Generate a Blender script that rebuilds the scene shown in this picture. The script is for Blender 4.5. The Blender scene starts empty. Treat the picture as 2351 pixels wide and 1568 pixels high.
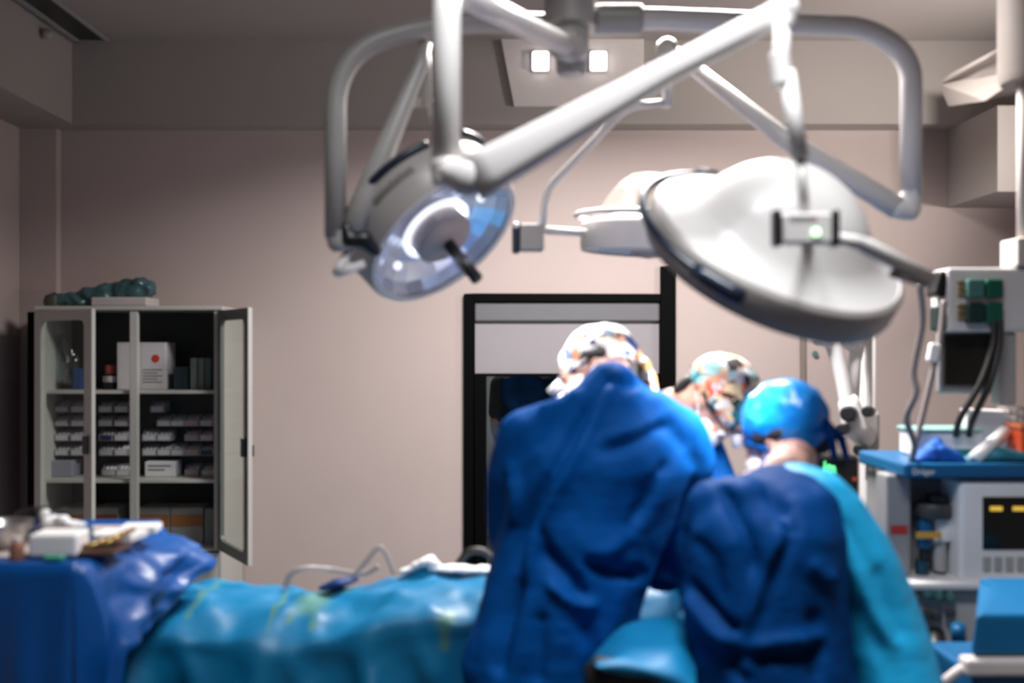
import bpy, bmesh, math, random
import numpy as np
from mathutils import Vector, Matrix, noise

random.seed(7)
SC = bpy.context.scene
COL = SC.collection

# ------------------------------------------------------------------ camera, world, lights, exposure
F = 2286.0            # focal length in pixels of a 2351 px wide frame (35 mm lens)
CX, CY, CZ = 1160.0, 800.0, 1.62
cam_d = bpy.data.cameras.new('camera')
cam_d.sensor_width = 36.0
cam_d.lens = 35.0
cam_d.shift_x = (1175.5 - CX) / 2351.0
cam_d.shift_y = (CY - 784.0) / 2351.0
cam_d.dof.use_dof = True
cam_d.dof.focus_distance = 40.0
cam_d.dof.aperture_fstop = 2.0
cam_d.dof.aperture_blades = 0
cam_o = bpy.data.objects.new('camera', cam_d)
cam_o.location = (0, 0, CZ)
cam_o.rotation_euler = (math.pi / 2, 0, 0)
COL.objects.link(cam_o)
SC.camera = cam_o

W = bpy.data.worlds.new('world')
SC.world = W
W.use_nodes = True
W.node_tree.nodes['Background'].inputs[0].default_value = (0.75, 0.72, 0.75, 1)
W.node_tree.nodes['Background'].inputs[1].default_value = 0.01

SC.view_settings.view_transform = 'Standard'
SC.view_settings.look = 'None'
SC.view_settings.gamma = 1.0
SC.view_settings.use_curve_mapping = False
SC.view_settings.exposure = 0.0


def light(name, kind, loc, target, power, color=(1, 1, 1), **kw):
    d = bpy.data.lights.new(name, kind)
    d.energy = power
    d.color = color
    for k, v in kw.items():
        setattr(d, k, v)
    o = bpy.data.objects.new(name, d)
    o.location = loc
    o.rotation_euler = (Vector(target) - Vector(loc)).to_track_quat('-Z', 'Y').to_euler()
    COL.objects.link(o)
    return o


# ceiling panels (their housings are built with the ceiling below), out of the frame
PANELS = [(0.52, 3.95), (0.35, 1.45)]
light('ceiling_panel_light', 'AREA', (0.52, 3.95, 3.31), (0.52, 3.95, 0), 182, (1.0, 0.955, 0.93), shape='RECTANGLE', size=1.1, size_y=0.55, spread=math.radians(152))
light('ceiling_panel_light', 'AREA', (0.35, 1.45, 3.31), (0.35, 1.45, 0), 45, (0.95, 0.97, 1.0), shape='RECTANGLE', size=1.1, size_y=0.55, spread=math.radians(130))
light('added_uplight', 'AREA', (3.14, 3.9, 2.36), (1.5, 5.5, 3.1), 20, (1.0, 0.93, 0.88), shape='RECTANGLE', size=0.5, size_y=0.12, spread=math.radians(85))  # added out of frame to brighten the right ceiling and soffit riser
light('next_room_light', 'AREA', (-0.3, 7.2, 2.6), (-0.3, 7.2, 0), 16, (1.0, 0.97, 0.95), shape='RECTANGLE', size=0.8, size_y=0.4)


def P(px, py, Y):
    """world point seen at photo pixel (px, py) when it stands Y metres in front of the camera"""
    return Vector(((px - CX) / F * Y, Y, CZ - (py - CY) / F * Y))


# ------------------------------------------------------------------ materials
MATS = {}


def mat(name, col, rough=0.5, metal=0.0, var=0.06, scale=20.0, bump=0.0, bscale=60.0, spec=0.5, emit=None, estr=0.0, coat=0.0, sheen=0.0):
    if name in MATS:
        return MATS[name]
    m = bpy.data.materials.new(name)
    m.use_nodes = True
    nt = m.node_tree
    b = nt.nodes['Principled BSDF']
    b.inputs['Roughness'].default_value = rough
    b.inputs['Metallic'].default_value = metal
    b.inputs['Specular IOR Level'].default_value = spec
    b.inputs['Coat Weight'].default_value = coat
    b.inputs['Sheen Weight'].default_value = sheen
    tc = nt.nodes.new('ShaderNodeTexCoord')
    n = nt.nodes.new('ShaderNodeTexNoise')
    n.inputs['Scale'].default_value = scale
    n.inputs['Detail'].default_value = 3
    nt.links.new(tc.outputs['Object'], n.inputs['Vector'])
    mx = nt.nodes.new('ShaderNodeMix')
    mx.data_type = 'RGBA'
    mx.inputs[6].default_value = tuple(max(0, c * (1 - var)) for c in col) + (1,)
    mx.inputs[7].default_value = tuple(min(1, c * (1 + var)) for c in col) + (1,)
    nt.links.new(n.outputs['Fac'], mx.inputs[0])
    nt.links.new(mx.outputs[2], b.inputs['Base Color'])
    if bump:
        n2 = nt.nodes.new('ShaderNodeTexNoise')
        n2.inputs['Scale'].default_value = bscale
        n2.inputs['Detail'].default_value = 4
        nt.links.new(tc.outputs['Object'], n2.inputs['Vector'])
        bp = nt.nodes.new('ShaderNodeBump')
        bp.inputs['Strength'].default_value = bump
        bp.inputs['Distance'].default_value = 0.02
        nt.links.new(n2.outputs['Fac'], bp.inputs['Height'])
        nt.links.new(bp.outputs[0], b.inputs['Normal'])
    if emit:
        b.inputs['Emission Color'].default_value = tuple(emit) + (1,)
        b.inputs['Emission Strength'].default_value = estr
    MATS[name] = m
    return m


def glass_mat(name, tint=(0.9, 0.95, 0.95), refl=0.12, rough=0.03):
    if name in MATS:
        return MATS[name]
    m = bpy.data.materials.new(name)
    m.use_nodes = True
    nt = m.node_tree
    nt.nodes.clear()
    out = nt.nodes.new('ShaderNodeOutputMaterial')
    t = nt.nodes.new('ShaderNodeBsdfTransparent')
    t.inputs[0].default_value = tuple(tint) + (1,)
    g = nt.nodes.new('ShaderNodeBsdfGlossy')
    g.inputs['Roughness'].default_value = rough
    lw = nt.nodes.new('ShaderNodeLayerWeight')
    lw.inputs[0].default_value = 0.2
    mr = nt.nodes.new('ShaderNodeMapRange')
    mr.inputs[3].default_value = refl * 0.4
    mr.inputs[4].default_value = min(1, refl * 5)
    mx = nt.nodes.new('ShaderNodeMixShader')
    nt.links.new(lw.outputs['Facing'], mr.inputs[0])
    nt.links.new(mr.outputs[0], mx.inputs[0])
    nt.links.new(t.outputs[0], mx.inputs[1])
    nt.links.new(g.outputs[0], mx.inputs[2])
    nt.links.new(mx.outputs[0], out.inputs[0])
    MATS[name] = m
    return m


def pattern_mat(name, cols, scale):
    """printed cotton: patches of flat colour"""
    m = bpy.data.materials.new(name)
    m.use_nodes = True
    nt = m.node_tree
    b = nt.nodes['Principled BSDF']
    b.inputs['Roughness'].default_value = 0.8
    tc = nt.nodes.new('ShaderNodeTexCoord')
    n = nt.nodes.new('ShaderNodeTexNoise')
    n.inputs['Scale'].default_value = scale * 0.7
    add = nt.nodes.new('ShaderNodeMixRGB')
    add.inputs[0].default_value = 0.08
    v = nt.nodes.new('ShaderNodeTexVoronoi')
    v.inputs['Scale'].default_value = scale
    nt.links.new(tc.outputs['Object'], n.inputs['Vector'])
    nt.links.new(tc.outputs['Object'], add.inputs[1])
    nt.links.new(n.outputs['Color'], add.inputs[2])
    nt.links.new(add.outputs[0], v.inputs['Vector'])
    sp = nt.nodes.new('ShaderNodeSeparateColor')
    nt.links.new(v.outputs['Color'], sp.inputs[0])
    r = nt.nodes.new('ShaderNodeValToRGB')
    r.color_ramp.interpolation = 'CONSTANT'
    el = r.color_ramp.elements
    while len(el) < len(cols):
        el.new(0.5)
    for i, c in enumerate(cols):
        el[i].position = i / len(cols)
        el[i].color = tuple(c) + (1,)
    nt.links.new(sp.outputs[0], r.inputs[0])
    nt.links.new(r.outputs[0], b.inputs['Base Color'])
    MATS[name] = m
    return m


M_WALL = mat('wall_paint', (0.44, 0.362, 0.340), 0.75, var=0.04, scale=3, bump=0.05, bscale=90)
M_CEIL = mat('ceiling_paint', (0.34, 0.305, 0.285), 0.85, var=0.03, scale=2)
M_FLOOR = mat('vinyl_floor', (0.10, 0.11, 0.12), 0.4, var=0.08, scale=6)
M_BLACK = mat('black_frame', (0.0012, 0.0014, 0.0014), 0.6, spec=0.06)
M_BLIND = mat('blind_cloth', (0.27, 0.25, 0.265), 0.8, var=0.03, scale=8)
M_BLINDBOX = mat('blind_cassette', (0.13, 0.13, 0.14), 0.5)
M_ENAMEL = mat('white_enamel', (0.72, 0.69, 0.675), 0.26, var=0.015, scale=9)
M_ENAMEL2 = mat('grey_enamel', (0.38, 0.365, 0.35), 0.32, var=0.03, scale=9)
M_LAMPGREY = mat('lamp_rim_grey', (0.42, 0.39, 0.37), 0.35, var=0.03)
M_NAVY = mat('navy_rubber', (0.012, 0.02, 0.038), 0.3)
M_BLKPL = mat('black_plastic', (0.008, 0.009, 0.01), 0.35)
M_LETTER = mat('grey_lettering', (0.16, 0.15, 0.15), 0.6)
M_REFL = mat('reflector', (0.74, 0.78, 0.92), 0.22, metal=0.9, var=0.2, scale=14, emit=(0.55, 0.64, 1.0), estr=0.08)
M_BULB = mat('lamp_bulb', (1, 1, 1), 0.5, emit=(0.93, 0.95, 1.0), estr=6.0)
M_LENS = glass_mat('lamp_lens', (0.93, 0.96, 1.0), 0.05)
M_GLASS = glass_mat('window_glass', (0.80, 0.85, 0.85), 0.07)
M_CGLASS = glass_mat('cabinet_glass', (0.90, 0.92, 0.90), 0.02)
M_STEEL = mat('brushed_steel', (0.55, 0.53, 0.52), 0.3, metal=0.85, var=0.08)
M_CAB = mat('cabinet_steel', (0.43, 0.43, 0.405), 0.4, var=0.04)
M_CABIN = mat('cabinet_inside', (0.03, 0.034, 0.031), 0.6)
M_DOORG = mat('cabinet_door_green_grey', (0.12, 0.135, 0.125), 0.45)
M_GOWN = mat('royal_blue_gown', (0.0008, 0.064, 0.265), 0.62, var=0.10, scale=7, bump=0.12, bscale=26, spec=0.06)
M_GOWND = mat('navy_blue_gown', (0.0008, 0.044, 0.185), 0.62, var=0.12, scale=7, bump=0.12, bscale=26, spec=0.06)
M_CYAN = mat('cyan_sleeve', (0.015, 0.43, 0.80), 0.5, var=0.12, spec=0.3, scale=8, bump=0.12, bscale=24)
M_DRAPE = mat('teal_blue_drape', (0.002, 0.195, 0.42), 0.5, var=0.14, scale=5, bump=0.1, bscale=22)
M_BDRAPE = mat('royal_blue_drape', (0.0008, 0.074, 0.30), 0.36, var=0.1, scale=6, bump=0.1, bscale=20)
M_CAPBLUE = mat('cap_blue', (0.004, 0.20, 0.60), 0.32, var=0.06, scale=12)
M_SCRUB = mat('dark_teal_scrubs', (0.006, 0.025, 0.032), 0.8)
M_SKIN = mat('skin', (0.58, 0.33, 0.25), 0.5, var=0.07, scale=14)
M_HAIR = mat('dark_hair', (0.014, 0.011, 0.01), 0.6)
M_WHITE = mat('white_plastic', (0.78, 0.76, 0.76), 0.4, var=0.03)
M_PAPER = mat('white_paper', (0.82, 0.79, 0.78), 0.8, var=0.03)
M_GAUZE = mat('white_gauze', (0.8, 0.78, 0.78), 0.9, bump=0.4, bscale=120)
M_CREAM = mat('cream_box', (0.62, 0.56, 0.53), 0.6)
M_GREYPL = mat('grey_plastic', (0.30, 0.29, 0.29), 0.45)
M_DGREY = mat('dark_grey_plastic', (0.045, 0.045, 0.045), 0.45)
M_SCREEN = mat('dark_screen', (0.006, 0.007, 0.007), 0.15)
M_GREEN = mat('dark_green_socket', (0.004, 0.085, 0.055), 0.4)
M_GREEN2 = mat('grey_green_socket', (0.06, 0.17, 0.15), 0.4)
M_BRASS = mat('brass', (0.45, 0.33, 0.12), 0.3, metal=0.7)
M_HOSE = mat('grey_hose', (0.26, 0.22, 0.21), 0.5)
M_DHOSE = mat('black_hose', (0.012, 0.011, 0.01), 0.45)
M_MBLUE = mat('machine_blue', (0.006, 0.10, 0.24), 0.35, var=0.04)
M_CBLUE = mat('cart_blue', (0.003, 0.125, 0.29), 0.4, var=0.05)
M_RED = mat('red_label', (0.45, 0.03, 0.02), 0.5)
M_ORANGE = mat('orange_plastic', (0.75, 0.10, 0.03), 0.4)
M_YELLOW = mat('yellow_label', (0.62, 0.34, 0.05), 0.5)
M_TAN = mat('brown_band', (0.22, 0.09, 0.025), 0.6)
M_TEAL = mat('teal_plastic', (0.02, 0.22, 0.24), 0.35)
M_PLBAG = glass_mat('clear_plastic', (0.72, 0.82, 0.84), 0.14, 0.15)
def film_mat(name, col, alpha):
    m = glass_mat(name, (1, 1, 1), .05, .2)
    nt = m.node_tree
    d = nt.nodes.new('ShaderNodeBsdfDiffuse'); d.inputs[0].default_value = tuple(col) + (1,)
    mx = nt.nodes.new('ShaderNodeMixShader'); mx.inputs[0].default_value = alpha
    out = nt.nodes['Material Output']
    nt.links.new(out.inputs[0].links[0].from_socket, mx.inputs[1])
    nt.links.new(d.outputs[0], mx.inputs[2])
    nt.links.new(mx.outputs[0], out.inputs[0])
    return m


M_CLEAR = film_mat('clear_tubing', (.42, .38, .37), .5)
M_BIN = mat('pale_bin', (0.30, 0.32, 0.36), 0.5)
M_BINFACE = mat('bin_label', (0.50, 0.49, 0.50), 0.6)
M_BINPINK = mat('bin_label_pink', (0.42, 0.31, 0.29), 0.6)
M_BINBLUE = mat('bin_navy', (0.02, 0.03, 0.12), 0.5)


def add_stains(m, spots, col):
    """dried splashes on the cloth: soft patches with a ragged edge at fixed places of the cloth"""
    nt = m.node_tree
    b = nt.nodes['Principled BSDF']
    src = b.inputs['Base Color'].links[0].from_socket
    tc = nt.nodes.new('ShaderNodeTexCoord')
    nz = nt.nodes.new('ShaderNodeTexNoise'); nz.inputs['Scale'].default_value = 24
    nt.links.new(tc.outputs['Object'], nz.inputs['Vector'])
    total = None
    for p, rx, rz in spots:
        sub = nt.nodes.new('ShaderNodeVectorMath'); sub.operation = 'SUBTRACT'
        sub.inputs[1].default_value = p
        nt.links.new(tc.outputs['Object'], sub.inputs[0])
        mul = nt.nodes.new('ShaderNodeVectorMath'); mul.operation = 'MULTIPLY'
        mul.inputs[1].default_value = (1 / rx, 2.0, 1 / rz)
        nt.links.new(sub.outputs[0], mul.inputs[0])
        ln = nt.nodes.new('ShaderNodeVectorMath'); ln.operation = 'LENGTH'
        nt.links.new(mul.outputs[0], ln.inputs[0])
        ad = nt.nodes.new('ShaderNodeMath'); ad.operation = 'ADD'
        nt.links.new(ln.outputs['Value'], ad.inputs[0]); nt.links.new(nz.outputs['Fac'], ad.inputs[1])
        mr = nt.nodes.new('ShaderNodeMapRange'); mr.interpolation_type = 'SMOOTHSTEP'
        mr.inputs[1].default_value = 1.7; mr.inputs[2].default_value = .9
        nt.links.new(ad.outputs[0], mr.inputs[0])
        if total is None:
            total = mr.outputs[0]
        else:
            mx = nt.nodes.new('ShaderNodeMath'); mx.operation = 'MAXIMUM'
            nt.links.new(total, mx.inputs[0]); nt.links.new(mr.outputs[0], mx.inputs[1])
            total = mx.outputs[0]
    mix = nt.nodes.new('ShaderNodeMix'); mix.data_type = 'RGBA'
    sc = nt.nodes.new('ShaderNodeMath'); sc.operation = 'MULTIPLY'; sc.inputs[1].default_value = .75
    nt.links.new(total, sc.inputs[0])
    nt.links.new(sc.outputs[0], mix.inputs[0])
    nt.links.new(src, mix.inputs[6])
    mix.inputs[7].default_value = tuple(col) + (1,)
    nt.links.new(mix.outputs[2], b.inputs['Base Color'])


M_LEDG = mat('green_led', (0.2, 0.6, 0.3), 0.3, emit=(0.5, 0.9, 0.5), estr=3.0)
M_TRACEG = mat('green_trace', (0.1, 0.6, 0.2), 0.3, emit=(0.08, 0.8, 0.25), estr=1.3)
M_TRACEY = mat('yellow_trace', (0.6, 0.4, 0.05), 0.3, emit=(0.8, 0.5, 0.06), estr=0.7)
M_SQ = mat('square_lamp_glow', (1, 1, 1), 0.5, emit=(0.93, 0.93, 1.0), estr=6.0)
M_PANEL = mat('ceiling_panel_diffuser', (0.9, 0.9, 0.9), 0.5)
M_CAPA = pattern_mat('white_print_cotton', [(0.8, 0.78, 0.8), (0.75, 0.75, 0.8), (0.02, 0.03, 0.10), (0.8, 0.78, 0.76), (0.62, 0.28, 0.14), (0.10, 0.18, 0.40), (0.85, 0.8, 0.78), (0.20, 0.14, 0.05)], 30)
M_CAPB = pattern_mat('colour_print_cotton', [(0.75, 0.68, 0.62), (0.02, 0.20, 0.24), (0.62, 0.13, 0.07), (0.02, 0.02, 0.02), (0.75, 0.55, 0.30), (0.30, 0.52, 0.50), (0.82, 0.78, 0.76), (0.10, 0.03, 0.02), (0.7, 0.35, 0.22)], 36)


# ------------------------------------------------------------------ mesh helpers
def new_obj(name, me, m=None, parent=None):
    o = bpy.data.objects.new(name, me)
    if m is not None:
        me.materials.append(m)
    COL.objects.link(o)
    if parent is not None:
        o.parent = parent
        chain = Matrix.Identity(4)
        p = parent
        if p.type == 'EMPTY':
            chain = Matrix.Translation(p.location)
        o.matrix_parent_inverse = chain.inverted()
    return o


def from_bm(name, bm, m=None, parent=None, smooth=False, bevel=0.0, seg=2):
    bmesh.ops.remove_doubles(bm, verts=bm.verts, dist=1e-6)
    bmesh.ops.recalc_face_normals(bm, faces=bm.faces)
    if bevel:
        es = [e for e in bm.edges if len(e.link_faces) == 2 and e.calc_face_angle(0) > 0.6]
        bmesh.ops.bevel(bm, geom=es, offset=bevel, segments=seg, profile=0.5, affect='EDGES')
    me = bpy.data.meshes.new(name)
    bm.to_mesh(me)
    bm.free()
    if smooth:
        me.polygons.foreach_set('use_smooth', [True] * len(me.polygons))
    return new_obj(name, me, m, parent)


def tag(o, label=None, cat=None, group=None, kind=None):
    if label:
        o['label'] = label
    if cat:
        o['category'] = cat
    if group:
        o['group'] = group
    if kind:
        o['kind'] = kind
    return o


def empty(name, loc, label, cat, group=None):
    o = bpy.data.objects.new(name, None)
    o.empty_display_size = 0.1
    o.location = loc
    COL.objects.link(o)
    return tag(o, label, cat, group)


def add_box(bm, x0, x1, y0, y1, z0, z1, rot=None, piv=None):
    vs = []
    for z in (z0, z1):
        for (x, y) in ((x0, y0), (x1, y0), (x1, y1), (x0, y1)):
            v = Vector((x, y, z))
            if rot is not None:
                p = piv if piv is not None else Vector(((x0 + x1) / 2, (y0 + y1) / 2, (z0 + z1) / 2))
                v = rot @ (v - p) + p
            vs.append(bm.verts.new(v))
    for f in ((0, 3, 2, 1), (4, 5, 6, 7), (0, 1, 5, 4), (1, 2, 6, 5), (2, 3, 7, 6), (3, 0, 4, 7)):
        bm.faces.new([vs[i] for i in f])
    return bm


def box(name, x0, x1, y0, y1, z0, z1, m, parent=None, bevel=0.004, rot=None, piv=None):
    bm = bmesh.new()
    add_box(bm, x0, x1, y0, y1, z0, z1, rot, piv)
    return from_bm(name, bm, m, parent, bevel=bevel)


def pbox(name, px0, px1, py0, py1, Y, depth, m, parent=None, bevel=0.004, rot=None):
    """a box whose front face stands Y metres away and spans these photo pixels"""
    a, b = P(px0, py1, Y), P(px1, py0, Y)
    return box(name, a.x, b.x, Y, Y + depth, a.z, b.z, m, parent, bevel, rot)


def frame_of(d):
    d = Vector(d).normalized()
    a = Vector((0, 0, 1)) if abs(d.z) < 0.9 else Vector((1, 0, 0))
    x = a.cross(d).normalized()
    y = d.cross(x)
    return x, y, d


def add_tube(bm, pts, r, seg=16, caps=True):
    pts = [Vector(p) for p in pts]
    n = len(pts)
    rs = r if isinstance(r, (list, tuple)) else [r] * n
    rings = []
    prev = None
    for i in range(n):
        d = (pts[min(i + 1, n - 1)] - pts[max(i - 1, 0)])
        if d.length < 1e-9:
            d = Vector((0, 0, 1))
        d.normalize()
        if prev is None:
            x, y, _ = frame_of(d)
        else:
            x = (prev - d * prev.dot(d))
            x = x.normalized() if x.length > 1e-6 else frame_of(d)[0]
            y = d.cross(x)
        prev = x
        rings.append([bm.verts.new(pts[i] + (x * math.cos(2 * math.pi * k / seg) + y * math.sin(2 * math.pi * k / seg)) * rs[i]) for k in range(seg)])
    for a, b in zip(rings, rings[1:]):
        for k in range(seg):
            bm.faces.new((a[k], a[(k + 1) % seg], b[(k + 1) % seg], b[k]))
    if caps:
        bm.faces.new(rings[0][::-1])
        bm.faces.new(rings[-1])
    return bm


def smooth_path(pts, n=8):
    """Catmull-Rom through the points"""
    pts = [Vector(p) for p in pts]
    out = []
    for i in range(len(pts) - 1):
        p0, p1, p2, p3 = pts[max(i - 1, 0)], pts[i], pts[i + 1], pts[min(i + 2, len(pts) - 1)]
        for k in range(n):
            t = k / n
            out.append(0.5 * ((2 * p1) + (p2 - p0) * t + (2 * p0 - 5 * p1 + 4 * p2 - p3) * t * t + (3 * p1 - p0 - 3 * p2 + p3) * t ** 3))
    out.append(pts[-1])
    return out


def fillet(pts, r, n=8):
    """polyline with rounded corners"""
    pts = [Vector(p) for p in pts]
    out = [pts[0]]
    for i in range(1, len(pts) - 1):
        a, b, c = pts[i - 1], pts[i], pts[i + 1]
        rr = min(r, (a - b).length * 0.49, (c - b).length * 0.49)
        s, e = b + (a - b).normalized() * rr, b + (c - b).normalized() * rr
        for k in range(n + 1):
            t = k / n
            out.append(s * (1 - t) ** 2 + b * 2 * t * (1 - t) + e * t * t)
    out.append(pts[-1])
    return out


def tube(name, pts, r, m, parent=None, seg=16):
    bm = bmesh.new()
    add_tube(bm, pts, r, seg)
    return from_bm(name, bm, m, parent, smooth=True)


def add_lathe(bm, prof, origin, axis, seg=64, a0=0.0, a1=2 * math.pi):
    """profile of (radius, height) turned about an axis"""
    x, y, d = frame_of(axis)
    o = Vector(origin)
    full = abs(a1 - a0 - 2 * math.pi) < 1e-6
    cnt = seg if full else seg + 1
    rings = []
    for (r, h) in prof:
        if r < 1e-6:
            rings.append([bm.verts.new(o + d * h)])
        else:
            rings.append([bm.verts.new(o + d * h + (x * math.cos(a0 + (a1 - a0) * k / seg) + y * math.sin(a0 + (a1 - a0) * k / seg)) * r) for k in range(cnt)])
    for a, b in zip(rings, rings[1:]):
        for k in range(seg if full else seg):
            k2 = (k + 1) % cnt
            if len(a) == 1 and len(b) == 1:
                continue
            if len(a) == 1:
                bm.faces.new((a[0], b[k], b[k2]))
            elif len(b) == 1:
                bm.faces.new((a[k], a[k2], b[0]))
            else:
                bm.faces.new((a[k], a[k2], b[k2], b[k]))
    return bm


def lathe(name, prof, origin, axis, m, parent=None, seg=64, smooth=True):
    bm = bmesh.new()
    add_lathe(bm, prof, origin, axis, seg)
    o = from_bm(name, bm, m, parent, smooth=smooth)
    if smooth:
        try:
            o.data.set_sharp_from_angle(angle=0.7)
        except Exception:
            pass
    return o


def add_ball(bm, c, r, axes=None, sub=2):
    """ellipsoid; r is a radius or three, axes three unit vectors"""
    if not isinstance(r, (list, tuple)):
        r = (r, r, r)
    ax = axes or (Vector((1, 0, 0)), Vector((0, 1, 0)), Vector((0, 0, 1)))
    M = Matrix(((ax[0].x * r[0], ax[1].x * r[1], ax[2].x * r[2], c[0]),
                (ax[0].y * r[0], ax[1].y * r[1], ax[2].y * r[2], c[1]),
                (ax[0].z * r[0], ax[1].z * r[1], ax[2].z * r[2], c[2]), (0, 0, 0, 1)))
    return bmesh.ops.create_icosphere(bm, subdivisions=sub, radius=1.0, matrix=M)['verts']


def add_chain(bm, pts, step=0.35, sub=2):
    """row of overlapping ellipsoids; pts = [(point, radius or three radii), ...]"""
    def r3(r):
        return np.array(r if isinstance(r, (list, tuple)) else (r, r, r), dtype=float)
    for (p, r), (q, s) in zip(pts, pts[1:]):
        p, q, r, s = Vector(p), Vector(q), r3(r), r3(s)
        n = max(1, int(math.ceil((q - p).length / (step * min(r.min(), s.min())))))
        for k in range(n + 1):
            t = k / n
            add_ball(bm, p.lerp(q, t), tuple(r * (1 - t) + s * t), sub=sub)


def fuse(name, bm, voxel, m, parent=None, smooth=4, disp=None):
    """melt overlapping shapes into one continuous surface, then shape its folds"""
    me = bpy.data.meshes.new(name)
    bm.to_mesh(me)
    bm.free()
    t = bpy.data.objects.new('tmp', me)
    COL.objects.link(t)
    md = t.modifiers.new('r', 'REMESH')
    md.mode = 'VOXEL'
    md.voxel_size = voxel
    if smooth:
        s = t.modifiers.new('s', 'SMOOTH')
        s.factor = 0.5
        s.iterations = smooth
    dg = bpy.context.evaluated_depsgraph_get()
    dg.update()
    me2 = bpy.data.meshes.new_from_object(t.evaluated_get(dg))
    me2.name = name
    bpy.data.objects.remove(t)
    bpy.data.meshes.remove(me)
    if disp is not None:
        n = len(me2.vertices)
        co = np.empty(n * 3)
        me2.vertices.foreach_get('co', co)
        no = np.empty(n * 3)
        me2.vertices.foreach_get('normal', no)
        co, no = co.reshape(-1, 3), no.reshape(-1, 3)
        co = disp(co, no)
        me2.vertices.foreach_set('co', co.ravel())
        me2.update()
    me2.polygons.foreach_set('use_smooth', [True] * len(me2.polygons))
    me2.materials.clear()
    return new_obj(name, me2, m, parent)


def fold_fn(folds, Y, wob=0.004, wscale=9.0, facing=True):
    """creases (depth < 0) and ridges (depth > 0) along polylines of the cloth's near side, given in photo pixels at distance Y"""
    lines = []
    for pts, width, depth in folds:
        pp = [P(a, b, Y) for a, b in pts]
        pp = smooth_path(pp, 6) if len(pp) > 2 else pp
        lines.append((np.array([(p.x, p.z) for p in pp]), width, depth))

    def f(co, no):
        d = np.zeros(len(co))
        xz = co[:, [0, 2]]
        w = np.clip(-no[:, 1] * 1.4 + 0.25, 0, 1) if facing else 1.0
        for pl, width, depth in lines:
            best = np.full(len(co), 1e9)
            tt = np.zeros(len(co))
            for i in range(len(pl) - 1):
                a, b = pl[i], pl[i + 1]
                ab = b - a
                t = np.clip(((xz - a) @ ab) / max(1e-9, ab @ ab), 0, 1)
                dd = np.linalg.norm(xz - (a + t[:, None] * ab), axis=1)
                u = dd < best
                best[u] = dd[u]
                tt[u] = (i + t[u]) / (len(pl) - 1)
            taper = np.clip(np.minimum(tt, 1 - tt) * 5 + 0.25, 0, 1)
            d += depth * np.exp(-(best / width) ** 2) * taper * w
        nz = np.array([noise.fractal(Vector(c) * wscale, 0.9, 2.0, 3) for c in co])
        d += nz * wob
        return co + no * d[:, None]
    return f


# ------------------------------------------------------------------ the room
XL, XR, YB, YF, ZC = -2.80, 3.25, 5.80, -2.2, 3.36
YS, ZS, XSL = 5.63, 2.89, -2.45           # soffit: riser plane, underside height, left edge
WIN = (P(1065, 0, YB).x, P(1550, 0, YB).x, 0.30, P(0, 675, YB).z)


def struct(o):
    o['kind'] = 'structure'
    return o


struct(box('floor', XL - .3, XR + .3, YF - .3, 9.0, -0.1, 0.0, M_FLOOR, bevel=0))
struct(box('ceiling', XL - .3, XR + .3, YF - .3, YB + .2, ZC, ZC + 0.1, M_CEIL, bevel=0))
struct(box('wall_left', XL - 0.15, XL, YF, YB + .15, 0, ZC, M_WALL, bevel=0))
struct(box('wall_right', XR, XR + 0.15, YF, YB + .15, 0, ZC, M_WALL, bevel=0))
struct(box('wall_front', XL, XR, YF - 0.15, YF, 0, ZC, M_WALL, bevel=0))
bm = bmesh.new()
add_box(bm, XL, WIN[0], YB, YB + .15, 0, ZC)
add_box(bm, WIN[1], XR, YB, YB + .15, 0, ZC)
add_box(bm, WIN[0], WIN[1], YB, YB + .15, WIN[3], ZC)
add_box(bm, WIN[0], WIN[1], YB, YB + .15, 0, WIN[2])
struct(from_bm('wall_back', bm, M_WALL))
bm = bmesh.new()                          # soffit round the raised middle of the ceiling
add_box(bm, XL, XR, YS, YB, ZS, ZC)
add_box(bm, XL, XSL, YF, YS, ZS, ZC)
add_box(bm, 3.0, XR, YF, YS, ZS, ZC)
struct(from_bm('trim_1', bm, M_CEIL))
struct(box('trim_2', XL, P(130, 0, 5.74).x, 5.74, YB, 0, ZS, M_WALL, bevel=0.003))       # corner pilaster
a = P(2290, 440, 5.2)
struct(box('trim_3', a.x, XR, 5.2, YB, a.z, ZS, M_CEIL, bevel=0.003))                     # boxed duct in the right corner
# the room beyond the window
struct(box('wall_beyond', -2.0, 2.0, 8.6, 8.7, 0, 3.0, mat('next_room_paint', (0.6, 0.57, 0.57), 0.8)))
struct(box('wall_beyond_side', -2.1, -2.0, YB + .15, 8.7, 0, 3.0, MATS['next_room_paint']))
struct(box('wall_beyond_side', 2.0, 2.1, YB + .15, 8.7, 0, 3.0, MATS['next_room_paint']))
struct(box('ceiling_beyond', -2.1, 2.1, YB + .2, 8.7, 3.0, 3.1, MATS['next_room_paint'], bevel=0))

# window with black frame and half drawn blind
wn = struct(empty('window_1', (WIN[0], YB, WIN[2]), 'wide black-framed window with a pale roller blind half drawn', None))
yf0, yf1 = YB - 0.03, YB + 0.06
xi0, xi1 = P(1089, 0, YB).x, P(1515, 0, YB).x
bm = bmesh.new()
add_box(bm, WIN[0], xi0, yf0, yf1, WIN[2], WIN[3])
add_box(bm, xi1, WIN[1], yf0, yf1, WIN[2], P(0, 612, YB).z)
add_box(bm, xi0, xi1, yf0, yf1, P(0, 693, YB).z, WIN[3])
add_box(bm, xi0, xi1, yf0, yf1, WIN[2], WIN[2] + .06)
from_bm('window_frame', bm, M_BLACK, wn, bevel=0.004)
zb = P(0, 862, YB).z
bm = bmesh.new()
add_box(bm, xi0, P(1117, 0, YB).x, YB - .02, YB + .03, WIN[2] + .06, zb)
add_box(bm, xi0, xi1, YB - .02, YB + .03, zb - .005, zb + .012)
from_bm('sash', bm, M_BLACK, wn, bevel=0.003)
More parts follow.
